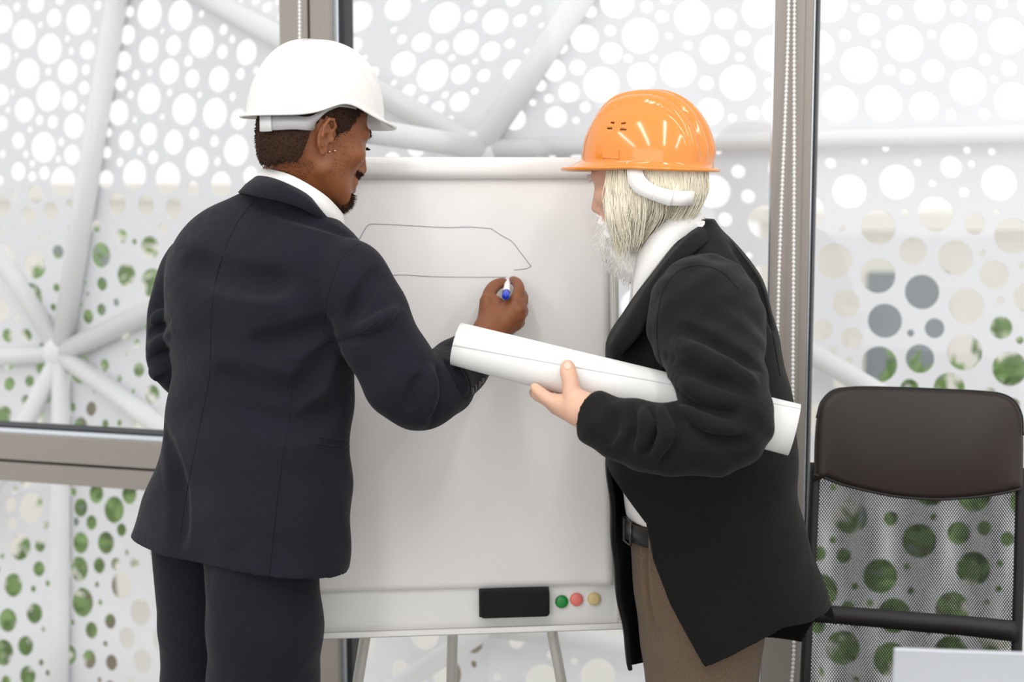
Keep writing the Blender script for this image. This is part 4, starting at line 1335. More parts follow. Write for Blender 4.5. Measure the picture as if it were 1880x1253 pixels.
# marker in the hand
mk0, mk1 = P(928.5, 545, 2.985), bpt(933, 512, 0.0095)
mroot = empty('marker', mk0)
tag(mroot, 'white marker with a blue end held against the paper', 'marker')
mdir = (mk1 - mk0).normalized()
mlen = (mk1 - mk0).length
M_MW = mat('white_marker_plastic', (0.85, 0.85, 0.86, 1), 0.3)
M_MB = mat('blue_marker_plastic', srgb(48, 78, 205), 0.3)
tube('barrel', [mk0 + mdir * 0.030, mk0 + mdir * (mlen - 0.03), mk0 + mdir * (mlen - 0.015)], [.0072, .0072, .0045], M_MW, mroot, seg=20)
tube('end_cap', [mk0, mk0 + mdir * 0.002, mk0 + mdir * 0.032, mk0 + mdir * 0.033], [.0068, .0080, .0080, .0070], M_MB, mroot, seg=20)
tube('end_plug', [mk0 - mdir * 0.0015, mk0 + mdir * 0.001], .0045, mat('blue_marker_plug', srgb(30, 60, 185), 0.3), mroot, seg=16)
tube('nib', [mk0 + mdir * (mlen - 0.016), mk0 + mdir * (mlen - 0.002)], [.0032, .0016], M_MB, mroot, seg=10)

# white hard hat
M_HATW = mat('white_hat_plastic', (0.76, 0.745, 0.73, 1), 0.2, spec=0.5, coat=0.2)
M_BAND = mat('grey_band_plastic', srgb(176, 176, 178), 0.35)
M_CLEAR = mat('pale_clear_plastic', srgb(212, 212, 212), 0.25)
hatA = empty('hard_hat', hcA)
tag(hatA, 'white hard hat with grey headband worn by the man in navy', 'hard hat', 'hard hats')
HMA = frame(math.radians(58), math.radians(4))
HCA = P(577, 214, 2.82)
def rimA(ph):
    c = math.cos(ph); s = abs(math.sin(ph))
    return 0.024 * math.exp(-((abs(math.degrees(ph) if ph <= math.pi else 360 - math.degrees(ph)) - 82) / 26) ** 2) - 0.006 * max(0, -c) + 0.001
def ribsA(x, y, t):
    e = 0.0035 * math.exp(-((abs(x) - 0.040) / 0.010) ** 2) * max(0, min(1, (t - 0.15) / 0.3)) * (1 if y > -0.05 else max(0, 1 + (y + 0.05) / 0.05))
    e += 0.003 * math.exp(-(x / 0.02) ** 2) * max(0, min(1, (t - 0.2) / 0.3))
    return e
shA = hard_hat(HCA, HMA, 1.0, 0.116, 0.140, 0.134, 0.148, rimA, lambda ph: 0.004 + 0.026 * max(0, math.cos(ph)) ** 2.0 + 0.010 * max(0, -math.cos(ph)) ** 2, ribsA, M_HATW, hatA)
bvh_h = bvh_of(hairobjA, bodyA)
def band(name, topp, botp, m, parent, lift, fb, n=40, th=0.0022):
    def pr(pts):
        q = resample(pts, 14)
        return [cast(bvh_h, x, y, lift, d) for x, y, d in q]
    return strip(name, pr(topp), pr(botp), n, th, m, parent)
band('headband', [(489, 209, 2.83), (505, 211, 2.78), (540, 213, 2.74), (566, 215, 2.735), (582, 207, 2.73), (597, 197, 2.73), (622, 192, 2.73), (650, 196, 2.75)],
     [(489, 240, 2.83), (505, 240, 2.78), (540, 238, 2.74), (568, 238, 2.735), (578, 226, 2.73), (594, 209, 2.73), (620, 197, 2.73), (650, 201, 2.75)], M_BAND, hatA, 0.006, None)
band('band_buckle', [(485, 209, 2.845), (492, 209, 2.82), (503, 211, 2.785)], [(485, 243, 2.845), (492, 243, 2.82), (503, 242, 2.785)], M_CLEAR, hatA, 0.009, None, 12, 0.004)

# ================================================================== elderly person in the black jacket
manB = empty('person', (P(1300, 1100, 2.9).x, 2.92, 0))
tag(manB, 'bearded man in a black jacket and orange hard hat holding a paper roll', 'person')
hcB, hMB, hsB = P(1176, 318, 2.90), frame(math.radians(-58), math.radians(12)), 1.05
def zb(y, d=2.9, x=1300): return P(x, y, d).z

def rows_b(rows):
    out = []
    for y, xl, xr, d, b in rows:
        d = U(d, y)
        c = P((xl + xr) / 2, y, d)
        out.append((c.z, c.x, c.y, (xr - xl) / 2 * d / F, b))
    return out
rowsB = [(402, 1262, 1310, 2.94, .060), (420, 1252, 1322, 2.935, .085), (440, 1240, 1342, 2.93, .118), (465, 1222, 1364, 2.92, .152), (500, 1204, 1388, 2.91, .172),
         (540, 1174, 1405, 2.905, .182), (590, 1136, 1420, 2.90, .185), (635, 1115, 1431, 2.90, .185), (700, 1112, 1446, 2.90, .185), (800, 1115, 1457, 2.90, .185),
         (900, 1116, 1463, 2.90, .185), (1000, 1122, 1484, 2.90, .192), (1110, 1136, 1523, 2.90, .20), (1240, 1152, 1560, 2.90, .20)]
lvB = rows_b(rowsB)
jb = Vol(axis([(0.10, 0.68, 0.0036)]), axis([(2.36, 3.24, 0.0042)]), axis([(0.46, 1.56, 0.0040)]))
torsoB = stack(lvB, 2.3)
jb.add(torsoB, 0.0)
Xg, Yg, Zg = jb.full()
jb.D += (0.0024 * np.sin(Xg * 29 + Zg * 25 + 1.5 * np.sin(Yg * 17)) + 0.0018 * np.sin(Zg * 43 - Xg * 35)).astype(np.float32) * np.clip((1.45 - Zg) / 0.1, 0.1, 1).astype(np.float32)
# hollow the skirt of the jacket so that it hangs as cloth
inner = np.where(Zg < P(1300, 800, 2.9).z, -(jb.D + 0.009), -1.0)
jb.D = np.maximum(jb.D, inner.astype(np.float32))
# front opening on the near side
edge = [P(x, y, U(2.71, y)) for x, y in ((1100, 840), (1118, 870), (1132, 898), (1159, 934), (1190, 972), (1203, 1039), (1232, 1115), (1262, 1170), (1294, 1226), (1302, 1245))]
ez = np.array([p.z for p in edge])[::-1]; ex = np.array([p.x for p in edge])[::-1]
xe = np.interp(Zg.ravel(), ez, ex, right=-9).reshape(Zg.shape)
near = Yg < 2.845
open_ = np.where(near, xe - Xg, -1.0)
jb.D = np.maximum(jb.D, open_.astype(np.float32))
# hems
h0, h1, h2 = P(1293, 1230, U(2.70, 1230)), P(1440, 1154, U(2.71, 1154)), P(1520, 1106, U(2.86, 1106))
hx_ = np.array([h0.x - 0.3, h0.x, h1.x, h2.x, h2.x + 0.1]); hz_ = np.array([h0.z, h0.z, h1.z, h2.z, h2.z + 0.01])
hn = np.interp(Xg.ravel(), hx_, hz_).reshape(Xg.shape)
farhem = [(1150, 1231, 2.95), (1192, 1222, 2.95), (1300, 1204, 3.06), (1385, 1190, 3.08), (1478, 1188, 3.08)]
hf = np.interp(Xg.ravel(), [P(*p).x for p in farhem], [P(*p).z for p in farhem]).reshape(Xg.shape)
xfar = P(1480, 1150, 3.06).x
hem = np.where(Yg < 2.845, hn, np.where(Xg > xfar, hf + (Xg - xfar) * 3, hf - np.clip(Yg - 2.88, 0, 0.2) * 0.36 * (Xg < 0.36)))
jb.D = np.maximum(jb.D, (hem - Zg).astype(np.float32))
# near sleeve bent round the roll
armB = [(1288, 552, 2.72, .078), (1300, 600, 2.645, .085), (1315, 670, 2.558, .083), (1332, 735, 2.505, .074), (1340, 778, 2.485, .070), (1312, 800, 2.48, .064), (1250, 806, 2.485, .060), (1190, 802, 2.505, .056), (1130, 785, 2.535, .050), (1092, 768, 2.565, .046)]
q = resample([list(P(x, y, d)) + [r] for x, y, d, r in armB], 34)
chain(jb, q[:7, :3], q[:7, 3], 0.05)
chain(jb, q[6:, :3], q[6:, 3], 0.014)
# far sleeve hanging
rarm = [(1275, 560, 3.06, .075), (1270, 680, 3.09, .068), (1265, 800, 3.09, .060), (1235, 930, 3.08, .052)]
q = resample([list(P(x, y, d)) + [r] for x, y, d, r in rarm], 16)
chain(jb, q[:, :3], q[:, 3], 0.01)
Wv = (0.0022 * np.sin(Xg * 61 + Zg * 55 + 1.5 * np.sin(Yg * 27 + Zg * 20)) + 0.0014 * np.sin(Zg * 90 - Xg * 70 + Yg * 40)).astype(np.float32)
sl = (Yg < 2.70) & (Zg > P(1300, 880, 2.55).z)
jb.D = np.where(sl, jb.D + Wv, jb.D).astype(np.float32)
pre = bvh_mesh(jb.mesh('pre'))
drape(jb, pre, grooves=[(.008, .016, [(1236, 712), (1285, 742), (1345, 762)]), (.009, .016, [(1222, 655), (1290, 688), (1375, 722)]), (.008, .02, [(1250, 600), (1315, 636), (1392, 676)]),
    (.007, .016, [(1196, 750), (1202, 790), (1186, 832)]), (.008, .012, [(1160, 752), (1166, 788), (1156, 818)]), (.010, .014, [(1226, 726), (1240, 790), (1216, 852)]),
    (.007, .02, [(1268, 766), (1325, 806), (1372, 812)]), (.009, .02, [(1345, 452), (1392, 520), (1418, 600)]), (.008, .012, [(1118, 750), (1126, 785), (1116, 815)])],
  ridges=[(.010, .014, [(1228, 690), (1285, 722), (1355, 742)]), (.009, .012, [(1180, 752), (1186, 790), (1172, 826)]), (.006, .014, [(1256, 748), (1300, 780), (1352, 792)]),
    (.008, .02, [(1240, 628), (1305, 660), (1385, 700)]), (.009, .012, [(1212, 745), (1222, 795), (1202, 842)])])
e = P(*armB[-1][:3]); dr = (e - P(*armB[-2][:3])).normalized()
pl = (Xg - e.x) * dr.x + (Yg - e.y) * dr.y + (Zg - e.z) * dr.z
nr = np.sqrt((Xg - e.x) ** 2 + (Yg - e.y) ** 2 + (Zg - e.z) ** 2)
jb.D = np.where(nr < 0.09, np.maximum(jb.D, pl - 0.006), jb.D).astype(np.float32)
# the roll presses its own channel into the cloth between arm and chest
rA0, rB0 = P(838, 632, 2.70), P(1458, 790, 2.618)
jb.cut(cone(rA0, rB0, 0.0435, 0.0510), 0.004)
jacketB = link('suit_jacket', jb.mesh('suit_jacket'), M_BLACK, manB)
bvJ = bvh_of(jacketB)
for pts in ([(1222, 700), (1208, 640), (1208, 580), (1222, 525), (1250, 496), (1285, 488), (1325, 500), (1355, 530)],
            [(1285, 935), (1330, 915), (1380, 895), (1425, 872)], [(1292, 955), (1340, 934), (1390, 912), (1432, 890)], [(1285, 935), (1292, 955)],
            [(1340, 440), (1395, 520), (1415, 600), (1432, 690)]):
    seam('seam', bvJ, pts, 0.0014, M_BLACK, jacketB, 50, 0.0)
# folded collar and near lapel
strip('jacket_collar', dp([(1262, 412, 3.03), (1285, 400, 3.0), (1292, 403, 2.95), (1287, 412, 2.88), (1266, 428, 2.835), (1235, 460, 2.80), (1205, 496, 2.785), (1170, 540, 2.79), (1140, 585, 2.80), (1114, 632, 2.82)]),
      dp([(1282, 440, 3.06), (1310, 428, 3.03), (1322, 438, 2.95), (1312, 440, 2.86), (1290, 450, 2.795), (1262, 474, 2.757), (1232, 512, 2.73), (1200, 565, 2.715), (1172, 615, 2.72), (1135, 655, 2.765)]), 60, 0.006, M_BLACK, jacketB,
      mid=dp([(1272, 424, 3.05), (1300, 414, 3.02), (1308, 419, 2.95), (1301, 424, 2.865), (1274, 434, 2.81), (1244, 461, 2.775), (1213, 500, 2.75), (1180, 549, 2.745), (1152, 597, 2.75), (1121, 643, 2.785)]))
# shirt
sv = Vol(axis([(0.15, 0.48, 0.004)]), axis([(2.72, 3.10, 0.005)]), axis([(0.90, 1.56, 0.0045)]))
sv.add(stack(rows_b([(404, 1228, 1296, 2.92, .066), (425, 1200, 1312, 2.92, .072), (455, 1180, 1330, 2.91, .095), (490, 1166, 1350, 2.90, .125), (540, 1158, 1370, 2.90, .15), (600, 1150, 1390, 2.90, .16),
                     (700, 1142, 1400, 2.90, .165), (850, 1140, 1400, 2.90, .165), (950, 1150, 1390, 2.90, .16), (1010, 1162, 1380, 2.90, .155)]), 2.2), 0.0)
shirtB = link('shirt', sv.mesh('shirt'), M_SHIRT, manB)
strip('shirt_collar', dp([(1190, 432, 2.98), (1240, 398, 3.00), (1274, 387, 2.97), (1281, 387, 2.91), (1264, 388, 2.860), (1230, 402, 2.832), (1196, 432, 2.835), (1172, 470, 2.85), (1165, 502, 2.87)]),
      dp([(1180, 470, 3.0), (1240, 430, 3.02), (1290, 412, 2.97), (1298, 414, 2.90), (1276, 424, 2.845), (1242, 445, 2.81), (1212, 480, 2.80), (1182, 520, 2.81), (1160, 560, 2.83)]), 50, 0.004, M_SHIRT, shirtB)
# trousers and belt
tb = Vol(axis([(0.17, 0.58, 0.006)]), axis([(2.60, 3.20, 0.006)]), axis([(0.02, 1.00, 0.008)]))
tb.add(stack(rows_b([(945, 1152, 1392, 2.90, .165), (985, 1158, 1402, 2.90, .17), (1060, 1166, 1408, 2.90, .175), (1140, 1178, 1398, 2.91, .168), (1230, 1188, 1388, 2.92, .150), (1330, 1200, 1380, 2.92, .12)]), 2.2), 0.0)
nl = [P(x, y, U(d, y)) for x, y, d in ((1280, 1090, 2.87), (1283, 1180, 2.87), (1287, 1253, 2.865), (1292, 1450, 2.86))]; nl.append(Vector((nl[-1].x, nl[-1].y + 0.02, 0.05)))
fl_ = [P(x, y, U(d, y)) for x, y, d in ((1268, 1090, 2.98), (1276, 1180, 2.98), (1284, 1253, 2.98), (1295, 1400, 2.99))]; fl_.append(Vector((fl_[-1].x, fl_[-1].y + 0.02, 0.05)))
chain(tb, [list(p) for p in nl], [.114, .108, .102, .085, .068], 0.03)
chain(tb, [list(p) for p in fl_], [.108, .102, .096, .082, .066], 0.03)
pre = bvh_mesh(tb.mesh('pre'))
drape(tb, pre, grooves=[(.007, .014, [(1180, 985), (1188, 1060), (1200, 1180)]), (.006, .014, [(1168, 985), (1174, 1050), (1184, 1130)])], ridges=[(.005, .014, [(1174, 985), (1182, 1060), (1194, 1170)]), (.005, .014, [(1192, 985), (1198, 1060), (1212, 1160)])])
Xt, Yt, Zt = tb.full()
tb.D += (0.0022 * np.sin(Xt * 85 + Yt * 60 + Zt * 8) + 0.002 * np.sin(Zt * 21 + Xt * 30)).astype(np.float32)
trB = link('trousers', tb.mesh('trousers'), M_TWEED, manB)
bl0 = P(1270, 962, U(2.90, 962))
def belt_pt(t, dz, g=0.004):
    a_, b_ = (1398 - 1150) / 2 * 2.9 / F + g, .167 + g
    c_, s_ = math.cos(t), math.sin(t)
    k = (abs(c_ / a_) ** 2.2 + abs(s_ / b_) ** 2.2) ** (-1 / 2.2)
    return Vector((P(1274, 962, 2.90).x + c_ * k, 2.0 + (bl0.y - 2.0) + s_ * k, bl0.z + dz))
ts = np.linspace(0, 2 * math.pi, 60, endpoint=False)
M_BELT = mat('black_belt_leather', srgb(36, 34, 33), 0.35)
V = [belt_pt(t, 0.018) for t in ts] + [belt_pt(t, -0.018) for t in ts]
belt = obj_py('belt', V, [(i, (i + 1) % 60, 60 + (i + 1) % 60, 60 + i) for i in range(60)], M_BELT, manB, True)
sm = belt.modifiers.new('thick', 'SOLIDIFY'); sm.thickness = 0.004
tb0 = math.pi + 0.42
bk = [belt_pt(tb0 + u, w, 0.009) for u, w in ((-.10, .024), (.14, .024), (.14, -.024), (-.10, -.024), (-.10, .024))]
tube('belt_buckle', bk, 0.0032, mat('dark_buckle_metal', srgb(84, 82, 80), 0.25, metal=0.8), belt, seg=8)
tube('belt_loop', [belt_pt(math.pi + 0.95, 0.024, .007), belt_pt(math.pi + 0.95, -0.024, .007)], 0.005, M_TWEED, belt, seg=8)
shoes(manB, [(nl[-1].x - 0.03, nl[-1].y), (fl_[-1].x - 0.06, fl_[-1].y + 0.02)], math.radians(-85))

# body
bb = Vol(axis([(0.02, 0.15, .0024), (0.15, 0.41, .0027), (0.41, 0.62, .008)]),
         axis([(2.40, 2.56, .005), (2.56, 3.03, .0027), (3.03, 3.20, .008)]),
         axis([(0.03, 1.12, .012), (1.12, 1.27, .0025), (1.27, 1.34, .006), (1.34, 1.74, .0027)]))
bb.add(stack(rows_b([(y, xl + 40, xr - 40, d, b) for y, xl, xr, d, b in ((470, 1170, 1365, 2.91, .10), (540, 1160, 1395, 2.9, .14), (700, 1140, 1410, 2.9, .14), (900, 1140, 1400, 2.9, .13), (1060, 1170, 1400, 2.9, .13))]), 2.2), 0.0)
for chn in (nl, fl_): chain(bb, [list(p) for p in chn], [.065, .065, .06, .05, .045], 0.03)
q = resample([list(P(x, y, d)) + [r * .62] for x, y, d, r in armB] + [list(P(1068, 752, 2.600)) + [.027]], 24)
chain(bb, q[:, :3], q[:, 3], 0.01)
q = resample([list(P(x, y, d)) + [r * .65] for x, y, d, r in rarm] + [list(P(1222, 985, 3.07)) + [.03]], 16)
chain(bb, q[:, :3], q[:, 3], 0.01)
for i in range(4):
    b0 = P(1205 + i * 8, 1035, 3.05 + 0.006 * i)
    chain(bb, [list(P(1220, 985, 3.07)), list(b0), list(b0 + Vector((-0.01, 0, -0.05))), list(b0 + Vector((0.0, -0.01, -0.075)))], [.026, .0115, .0095, .008], 0.008)
chain(bb, [list(to_world((0, -0.03, -0.05), hcB, hMB, hsB)), list(P(1214, 400, 2.91)), list(P(1238, 455, 2.91))], [.056, .053, .060], 0.02)
bb.add(local(head_sdf, hcB, hMB, hsB, 0.19), 0.018)
# left hand: palm under the roll, thumb up the near side, fingers along the underside
wB = P(1068, 752, 2.600)
for p, r1 in (((1020, 739, 2.622), .0150), ((1018, 743, 2.642), .0150), ((1020, 746, 2.662), .0145), ((1026, 748, 2.682), .0135)):
    bb.add(cone(list(wB), list(P(*p)), .026, r1), 0.014)
bb.add(cone(list(P(1062, 744, 2.598)), list(P(1049, 718, 2.602)), .019, .0140), 0.012)
hand_chain(bb, [(1050, 724, 2.602), (1047, 700, 2.604), (1043, 684, 2.608), (1042, 672, 2.612)], [.0140, .0128, .0125, .0110], 0.006)
hand_chain(bb, [(1020, 739, 2.622), (1003, 730, 2.628), (990, 720, 2.634), (981, 711, 2.640)], [.0120, .0105, .0095, .0075], 0.004)
hand_chain(bb, [(1018, 743, 2.642), (1002, 734, 2.656), (988, 727, 2.676), (979, 721, 2.700)], [.0120, .0108, .0098, .0080], 0.003)
hand_chain(bb, [(1020, 746, 2.662), (1004, 736, 2.690), (993, 720, 2.722), (990, 700, 2.738)], [.0118, .0105, .0095, .0080], 0.003)
hand_chain(bb, [(1026, 748, 2.682), (1014, 738, 2.708), (1006, 720, 2.732), (1005, 704, 2.742)], [.0108, .0095, .0085, .0072], 0.003)
bodyB = link('body', bb.mesh('body'), M_SKIN_B, manB)
bvSk = bvh_of(bodyB)
def nail(name, px, py, r, parent, up):
    h = bvSk.ray_cast(CAM, ray(px, py).normalized())
    if h[0] is None: return
    n = h[1]; u = (up - n * up.dot(n)).normalized(); w = n.cross(u)
    V = [h[0] + n * 0.0006 + u * r * 1.25 * math.sin(a) + w * r * math.cos(a) - n * 0.0012 * math.cos(a) ** 2 for a in [2 * math.pi * k / 16 for k in range(16)]]
    o = obj_py(name, V + [h[0] + n * 0.0012], [(k, (k + 1) % 16, 16) for k in range(16)], mat('finger_nail', srgb(226, 184, 164), 0.3), parent, True)
nail('thumb_nail', 1042, 672, 0.0060, bodyB, Vector((0, 0, 1)))

# rolled drawing
M_ROLL = mat('white_drawing_paper', (0.79, 0.79, 0.785, 1), 0.7)
roll = empty('paper_roll', (rA0 + rB0) / 2)
tag(roll, 'white rolled drawing paper tucked under the black sleeve', 'paper roll')
ra = (rB0 - rA0).normalized()
ru = (Z - ra * Z.dot(ra)).normalized(); rw = ra.cross(ru)
RL = (rB0 - rA0).length
def scroll(name, turns, r_in, dr_, t0, t1, cone_, phase, n=60, skew=0.0):
    V, Fc = [], []
    na = int(n * turns) + 1
    nl_ = 16
    for j in range(nl_ + 1):
        t = t0 + (t1 - t0) * j / nl_
        for i in range(na):
            a = phase + 2 * math.pi * turns * i / (na - 1) + skew * (j / nl_) * (i / (na - 1))
            r = (r_in + dr_ * i / (na - 1)) * (1 + cone_ * (t - 0.5))
            V.append(rA0 + ra * RL * t + (ru * math.cos(a) + rw * math.sin(a)) * r)
    for j in range(nl_):
        for i in range(na - 1):
            k = j * na + i
            Fc.append((k, k + 1, k + na + 1, k + na))
    o = obj_py(name, V, Fc, M_ROLL, roll, True)
    sd2 = o.modifiers.new('thick', 'SOLIDIFY'); sd2.thickness = 0.0005
    return o
scroll('inner_sheet', 2.2, 0.034, 0.004, 0.015, 0.985, 0.14, 0.5)
scroll('outer_sheet', 1.55, 0.0440, 0.0014, 0.0, 1.0, 0.16, math.radians(250), skew=-1.1)

# hair of the elder: base shell on the scalp, long strands, full beard
def hairB(x, y, z):
    d = smin(skull(x, y, z), ell3(x, y, z, (0, -0.048, -0.045), (0.066, 0.060, 0.085)), 0.03) - 0.007
    low = np.where(y < -0.045, -0.072, np.where(y < 0.022, -0.060, 0.02 + (y - 0.03)))
    d = np.maximum(d, (low - z) * 0.8)
    d = np.maximum(d, y - 0.08)
    return d
hvb = Vol(*[axis([(hcB[i] - 0.16, hcB[i] + 0.16, 0.0032)]) for i in range(3)])
hvb.add(local(hairB, hcB, hMB, hsB, 0.15), 0.0)
hairobjB = link('hair', hvb.mesh('hair'), M_HAIR_B, manB)
def LB(p): return to_world(p, hcB, hMB, hsB)
rn = random.Random(9)
cur = []
for i in range(2400):
    side = -1 if rn.random() < 0.8 else 1
    th = rn.uniform(-0.12, 1.75)                    # 0 = temple, 1.57 = back of the head
    lock = math.floor(th * 11 + rn.uniform(-.25, .25))
    cl = lock * 1.9
    y0 = 0.018 - 0.139 * math.sin(max(0, min(th, 1.57))) + (0.02 * -th if th < 0 else 0)
    x0 = side * (0.085 * math.cos(th) if th > 0 else 0.084)
    out = Vector((x0, y0 + 0.012, 0)).normalized()
    front = max(0.0, 1 - th / 0.75)
    L = rn.uniform(0.105, 0.150) * (0.74 + 0.26 * front) + 0.012 * math.sin(cl)
    top_ = rn.uniform(-0.020, 0.012)
    jit = rn.uniform(0, 0.006)
    gather = 0.35 * (((lock + 0.5) / 11) - th) * 0.1
    c = []
    for k in range(13):
        t = k / 12
        bul = 0.003 + jit + (0.013 * math.sin(math.pi * min(1, t * 1.1))) * (0.5 + 0.5 * front) - 0.022 * t * t * (1 - 0.6 * front)
        sway = 0.007 * math.sin(t * 5.5 + cl) * t + 0.003 * math.sin(t * 11 + cl * 1.7) * t
        yy = y0 + out.y * bul + sway + front * (0.006 * t + 0.016 * t ** 3) + (1 - front) * (0.050 * t * t) + gather * t * 4
        xx = x0 + out.x * bul
        if th > 0.75: xx *= (1 - 0.22 * t * t)
        c.append(LB((xx, yy, top_ - L * t)))
    cur.append(c)
strands('long_strands', cur, M_HAIR_B, hairobjB, 0.0013, 0.0004)
# beard
def beardB(x, y, z):
    ax = np.abs(x)
    d = ell3(x, y, z, (0, 0.068, -0.125), (0.050, 0.040, 0.052))
    d = smin(d, ell3(x, y, z, (0, 0.052, -0.168), (0.036, 0.028, 0.036)), 0.03)
    d = smin(d, cone3(ax, y, z, (0.066, 0.018, -0.050), (0.044, 0.052, -0.105), 0.012, 0.024), 0.02)
    d = smin(d, cone3(ax, y, z, (0.004, 0.100, -0.062), (0.032, 0.084, -0.082), 0.009, 0.008), 0.008)
    d = d + 0.0022 * np.sin(x * 190 + z * 60) * np.sin(y * 170 - z * 90) + 0.003 * np.sin(x * 70 + y * 90) * np.sin(z * 80)
    return d
bdv = Vol(*[axis([(hcB[i] - 0.16, hcB[i] + 0.16, 0.0032)]) for i in range(2)], axis([(hcB[2] - 0.25, hcB[2] + 0.02, 0.0032)]))
bdv.add(local(beardB, hcB, hMB, hsB, 0.25), 0.0)
beardobj = link('beard', bdv.mesh('beard'), M_BEARD_B, manB)
cur = []
polys = beardobj.data.polygons
fwdB = Vector(hMB[:, 1])
for i in rn.sample(range(len(polys)), min(2000, len(polys))):
    p = polys[i]; n = Vector(p.normal); c0 = Vector(p.center)
    dn = (Vector((0, 0, -1)) + n * 0.55 + Vector((rn.gauss(0, .35), rn.gauss(0, .35), rn.gauss(0, .3)))).normalized()
    L = rn.uniform(0.008, 0.022)
    cur.append([c0 - n * 0.001 + (n * 0.35 * t * (1 - t) + dn * t) * L for t in (0, .35, .7, 1)])
strands('beard_strands', cur, M_BEARD_B, beardobj, 0.0008, 0.0002)
for sx in (-1, 1):
    bm = bmesh.new()
    bmesh.ops.create_uvsphere(bm, u_segments=20, v_segments=12, radius=0.0118 * hsB, matrix=Matrix.Translation(LB((sx * 0.031, 0.0745, -0.0118))))
    obj_bm('eye', bm, M_EYE, bodyB, True)
cur = []
for i in range(260):
    sx = rn.choice((-1, 1)); u = rn.uniform(0.014, 0.046)
    p = Vector((sx * u, 0.094 - max(0, u - 0.025) * 0.8, 0.012 + rn.uniform(-.004, .004)))
    d = Vector((sx * 0.7, 0.5, rn.uniform(-.5, .4))).normalized() * rn.uniform(0.008, 0.015)
    cur.append([LB(p), LB(p + d * 0.5), LB(p + d + Vector((0, 0, -0.003)))])
strands('eyebrow', cur, M_BEARD_B, bodyB, 0.0006, 0.0002)

# orange hard hat
M_HATO = mat('orange_hat_plastic', srgb(224, 136, 50), 0.14, spec=0.5, coat=0.5)
M_STRAP = mat('white_strap', (0.82, 0.80, 0.78, 1), 0.5)
hatB = empty('hard_hat', hcB)
tag(hatB, 'ribbed orange hard hat with white strap worn by the bearded man', 'hard hat', 'hard hats')
HMB = frame(math.radians(-67), math.radians(1))
HCB = P(1189, 305, 2.90)
def rimB(ph):
    c = math.cos(ph)
    return 0.010 * max(0, c) ** 2 - 0.008 * max(0, -c) + 0.002
def ribsB(x, y, t):
    w = max(0, min(1, (t - 0.02) / 0.12))
    e = 0.0
    for xc in (-0.058, -0.030, 0.0, 0.030, 0.058):
        e += math.exp(-((x - xc) / 0.0095) ** 6)
    f = max(0, min(1, (0.105 - y) / 0.05))
    return 0.0075 * e * w * f
shB = hard_hat(HCB, HMB, 1.0, 0.113, 0.136, 0.134, 0.147, rimB, lambda ph: 0.0095 + 0.032 * max(0, math.cos(ph)) ** 2.0, ribsB, M_HATO, hatB)
rimp = []
for k in range(97):
    ph = 2 * math.pi * k / 96; cf, sf = math.cos(ph), math.sin(ph)
    b_ = 0.136 if cf > 0 else 0.134
    R_ = (abs(cf / b_) ** 2.15 + abs(sf / 0.113) ** 2.15) ** (-1 / 2.15)
    w_ = 0.0095 + 0.032 * max(0, cf) ** 2.0
    rimp.append(to_world((sf * (R_ + w_), cf * (R_ + w_), rimB(ph) - 0.30 * w_ - 0.003), HCB, HMB, 1.0))
V, Fc = tube_data(rimp, 0.0042, 8, False, 1.0)
obj_py('rim_bead', V, Fc, M_HATO, shB, True)
bvH = bvh_of(shB)
cutbm = bmesh.new()
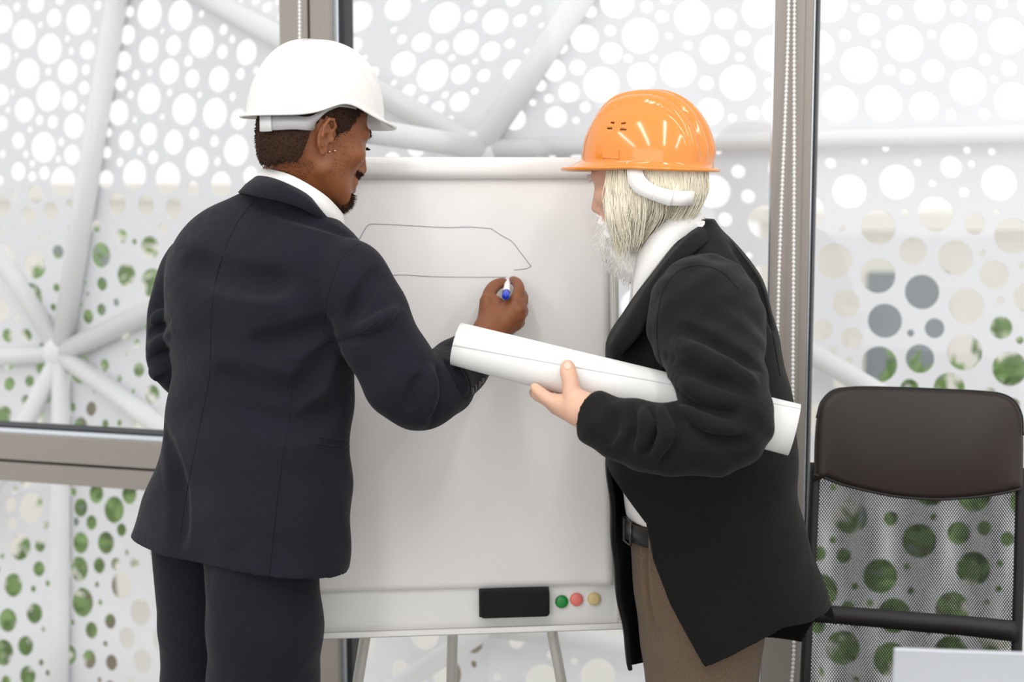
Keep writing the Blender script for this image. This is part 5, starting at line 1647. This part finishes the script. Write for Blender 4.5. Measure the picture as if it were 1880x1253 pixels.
for x0, y0, x1, y1 in ((1121, 225, 1128, 226), (1114, 236, 1124, 236), (1140, 227, 1149, 226), (1138, 238, 1150, 238)):
    r_ = ray((x0 + x1) / 2, (y0 + y1) / 2).normalized(); h_ = bvH.ray_cast(CAM, r_)
    a0, a1 = cast(bvH, x0, y0, 0.0), cast(bvH, x1, y1, 0.0)
    if h_[0] is None or a0 is None or a1 is None: continue
    n_ = h_[1]; u_ = (a1 - a0); u_ = (u_ - n_ * u_.dot(n_)).normalized()
    bm_box(cutbm, (a0 + a1) / 2, u_, n_.cross(u_), n_, (a1 - a0).length / 2, 0.0017, 0.012)
bmesh.ops.recalc_face_normals(cutbm, faces=cutbm.faces)
cme = bpy.data.meshes.new('slots'); cutbm.to_mesh(cme); cutbm.free()
cutter = bpy.data.objects.new('slots', cme); COL.objects.link(cutter)
bo = shB.modifiers.new('slots', 'BOOLEAN'); bo.operation = 'DIFFERENCE'; bo.solver = 'EXACT'; bo.object = cutter
bpy.context.view_layer.update()
n0 = len(shB.data.polygons)
new_me = bpy.data.meshes.new_from_object(shB.evaluated_get(bpy.context.evaluated_depsgraph_get()))
shB.modifiers.clear()
if len(new_me.polygons) > n0 * 1.5:
    shB.data = new_me
else:
    sd = shB.modifiers.new('thick', 'SOLIDIFY'); sd.thickness = 0.0035; sd.offset = -1
bpy.data.objects.remove(cutter)
q = [cast(bvH, x, y, 0.001) for x, y in ((1108, 274), (1137, 276), (1138, 292), (1107, 290))]
if all(p is not None for p in q):
    n_ = (q[1] - q[0]).cross(q[3] - q[0]).normalized()
    if n_.dot(CAM - q[0]) < 0: n_ = -n_
    V = [p - n_ * 0.003 for p in q] + [p + n_ * 0.002 for p in q]
    obj_py('side_slot', V, [(4, 5, 6, 7), (0, 1, 5, 4), (1, 2, 6, 5), (2, 3, 7, 6), (3, 0, 4, 7)], M_HATO, shB)
strip('strap', dp([(1180, 296, 2.795), (1181, 318, 2.785), (1190, 332, 2.780), (1210, 343, 2.778), (1240, 350, 2.785), (1264, 351, 2.790), (1280, 352, 2.830), (1288, 353, 2.89), (1284, 352, 2.95)]),
      dp([(1150, 296, 2.800), (1154, 335, 2.790), (1165, 352, 2.785), (1192, 366, 2.780), (1228, 377, 2.785), (1256, 378, 2.790), (1274, 376, 2.830), (1283, 374, 2.89), (1279, 372, 2.95)]), 50, 0.0024, M_STRAP, hatB)
strip('strap_pad', dp([(1207, 344, 2.775), (1222, 348, 2.776), (1238, 351, 2.781)]), dp([(1197, 367, 2.776), (1214, 374, 2.778), (1230, 379, 2.781)]), 10, 0.0024, M_SHIRT, hatB)
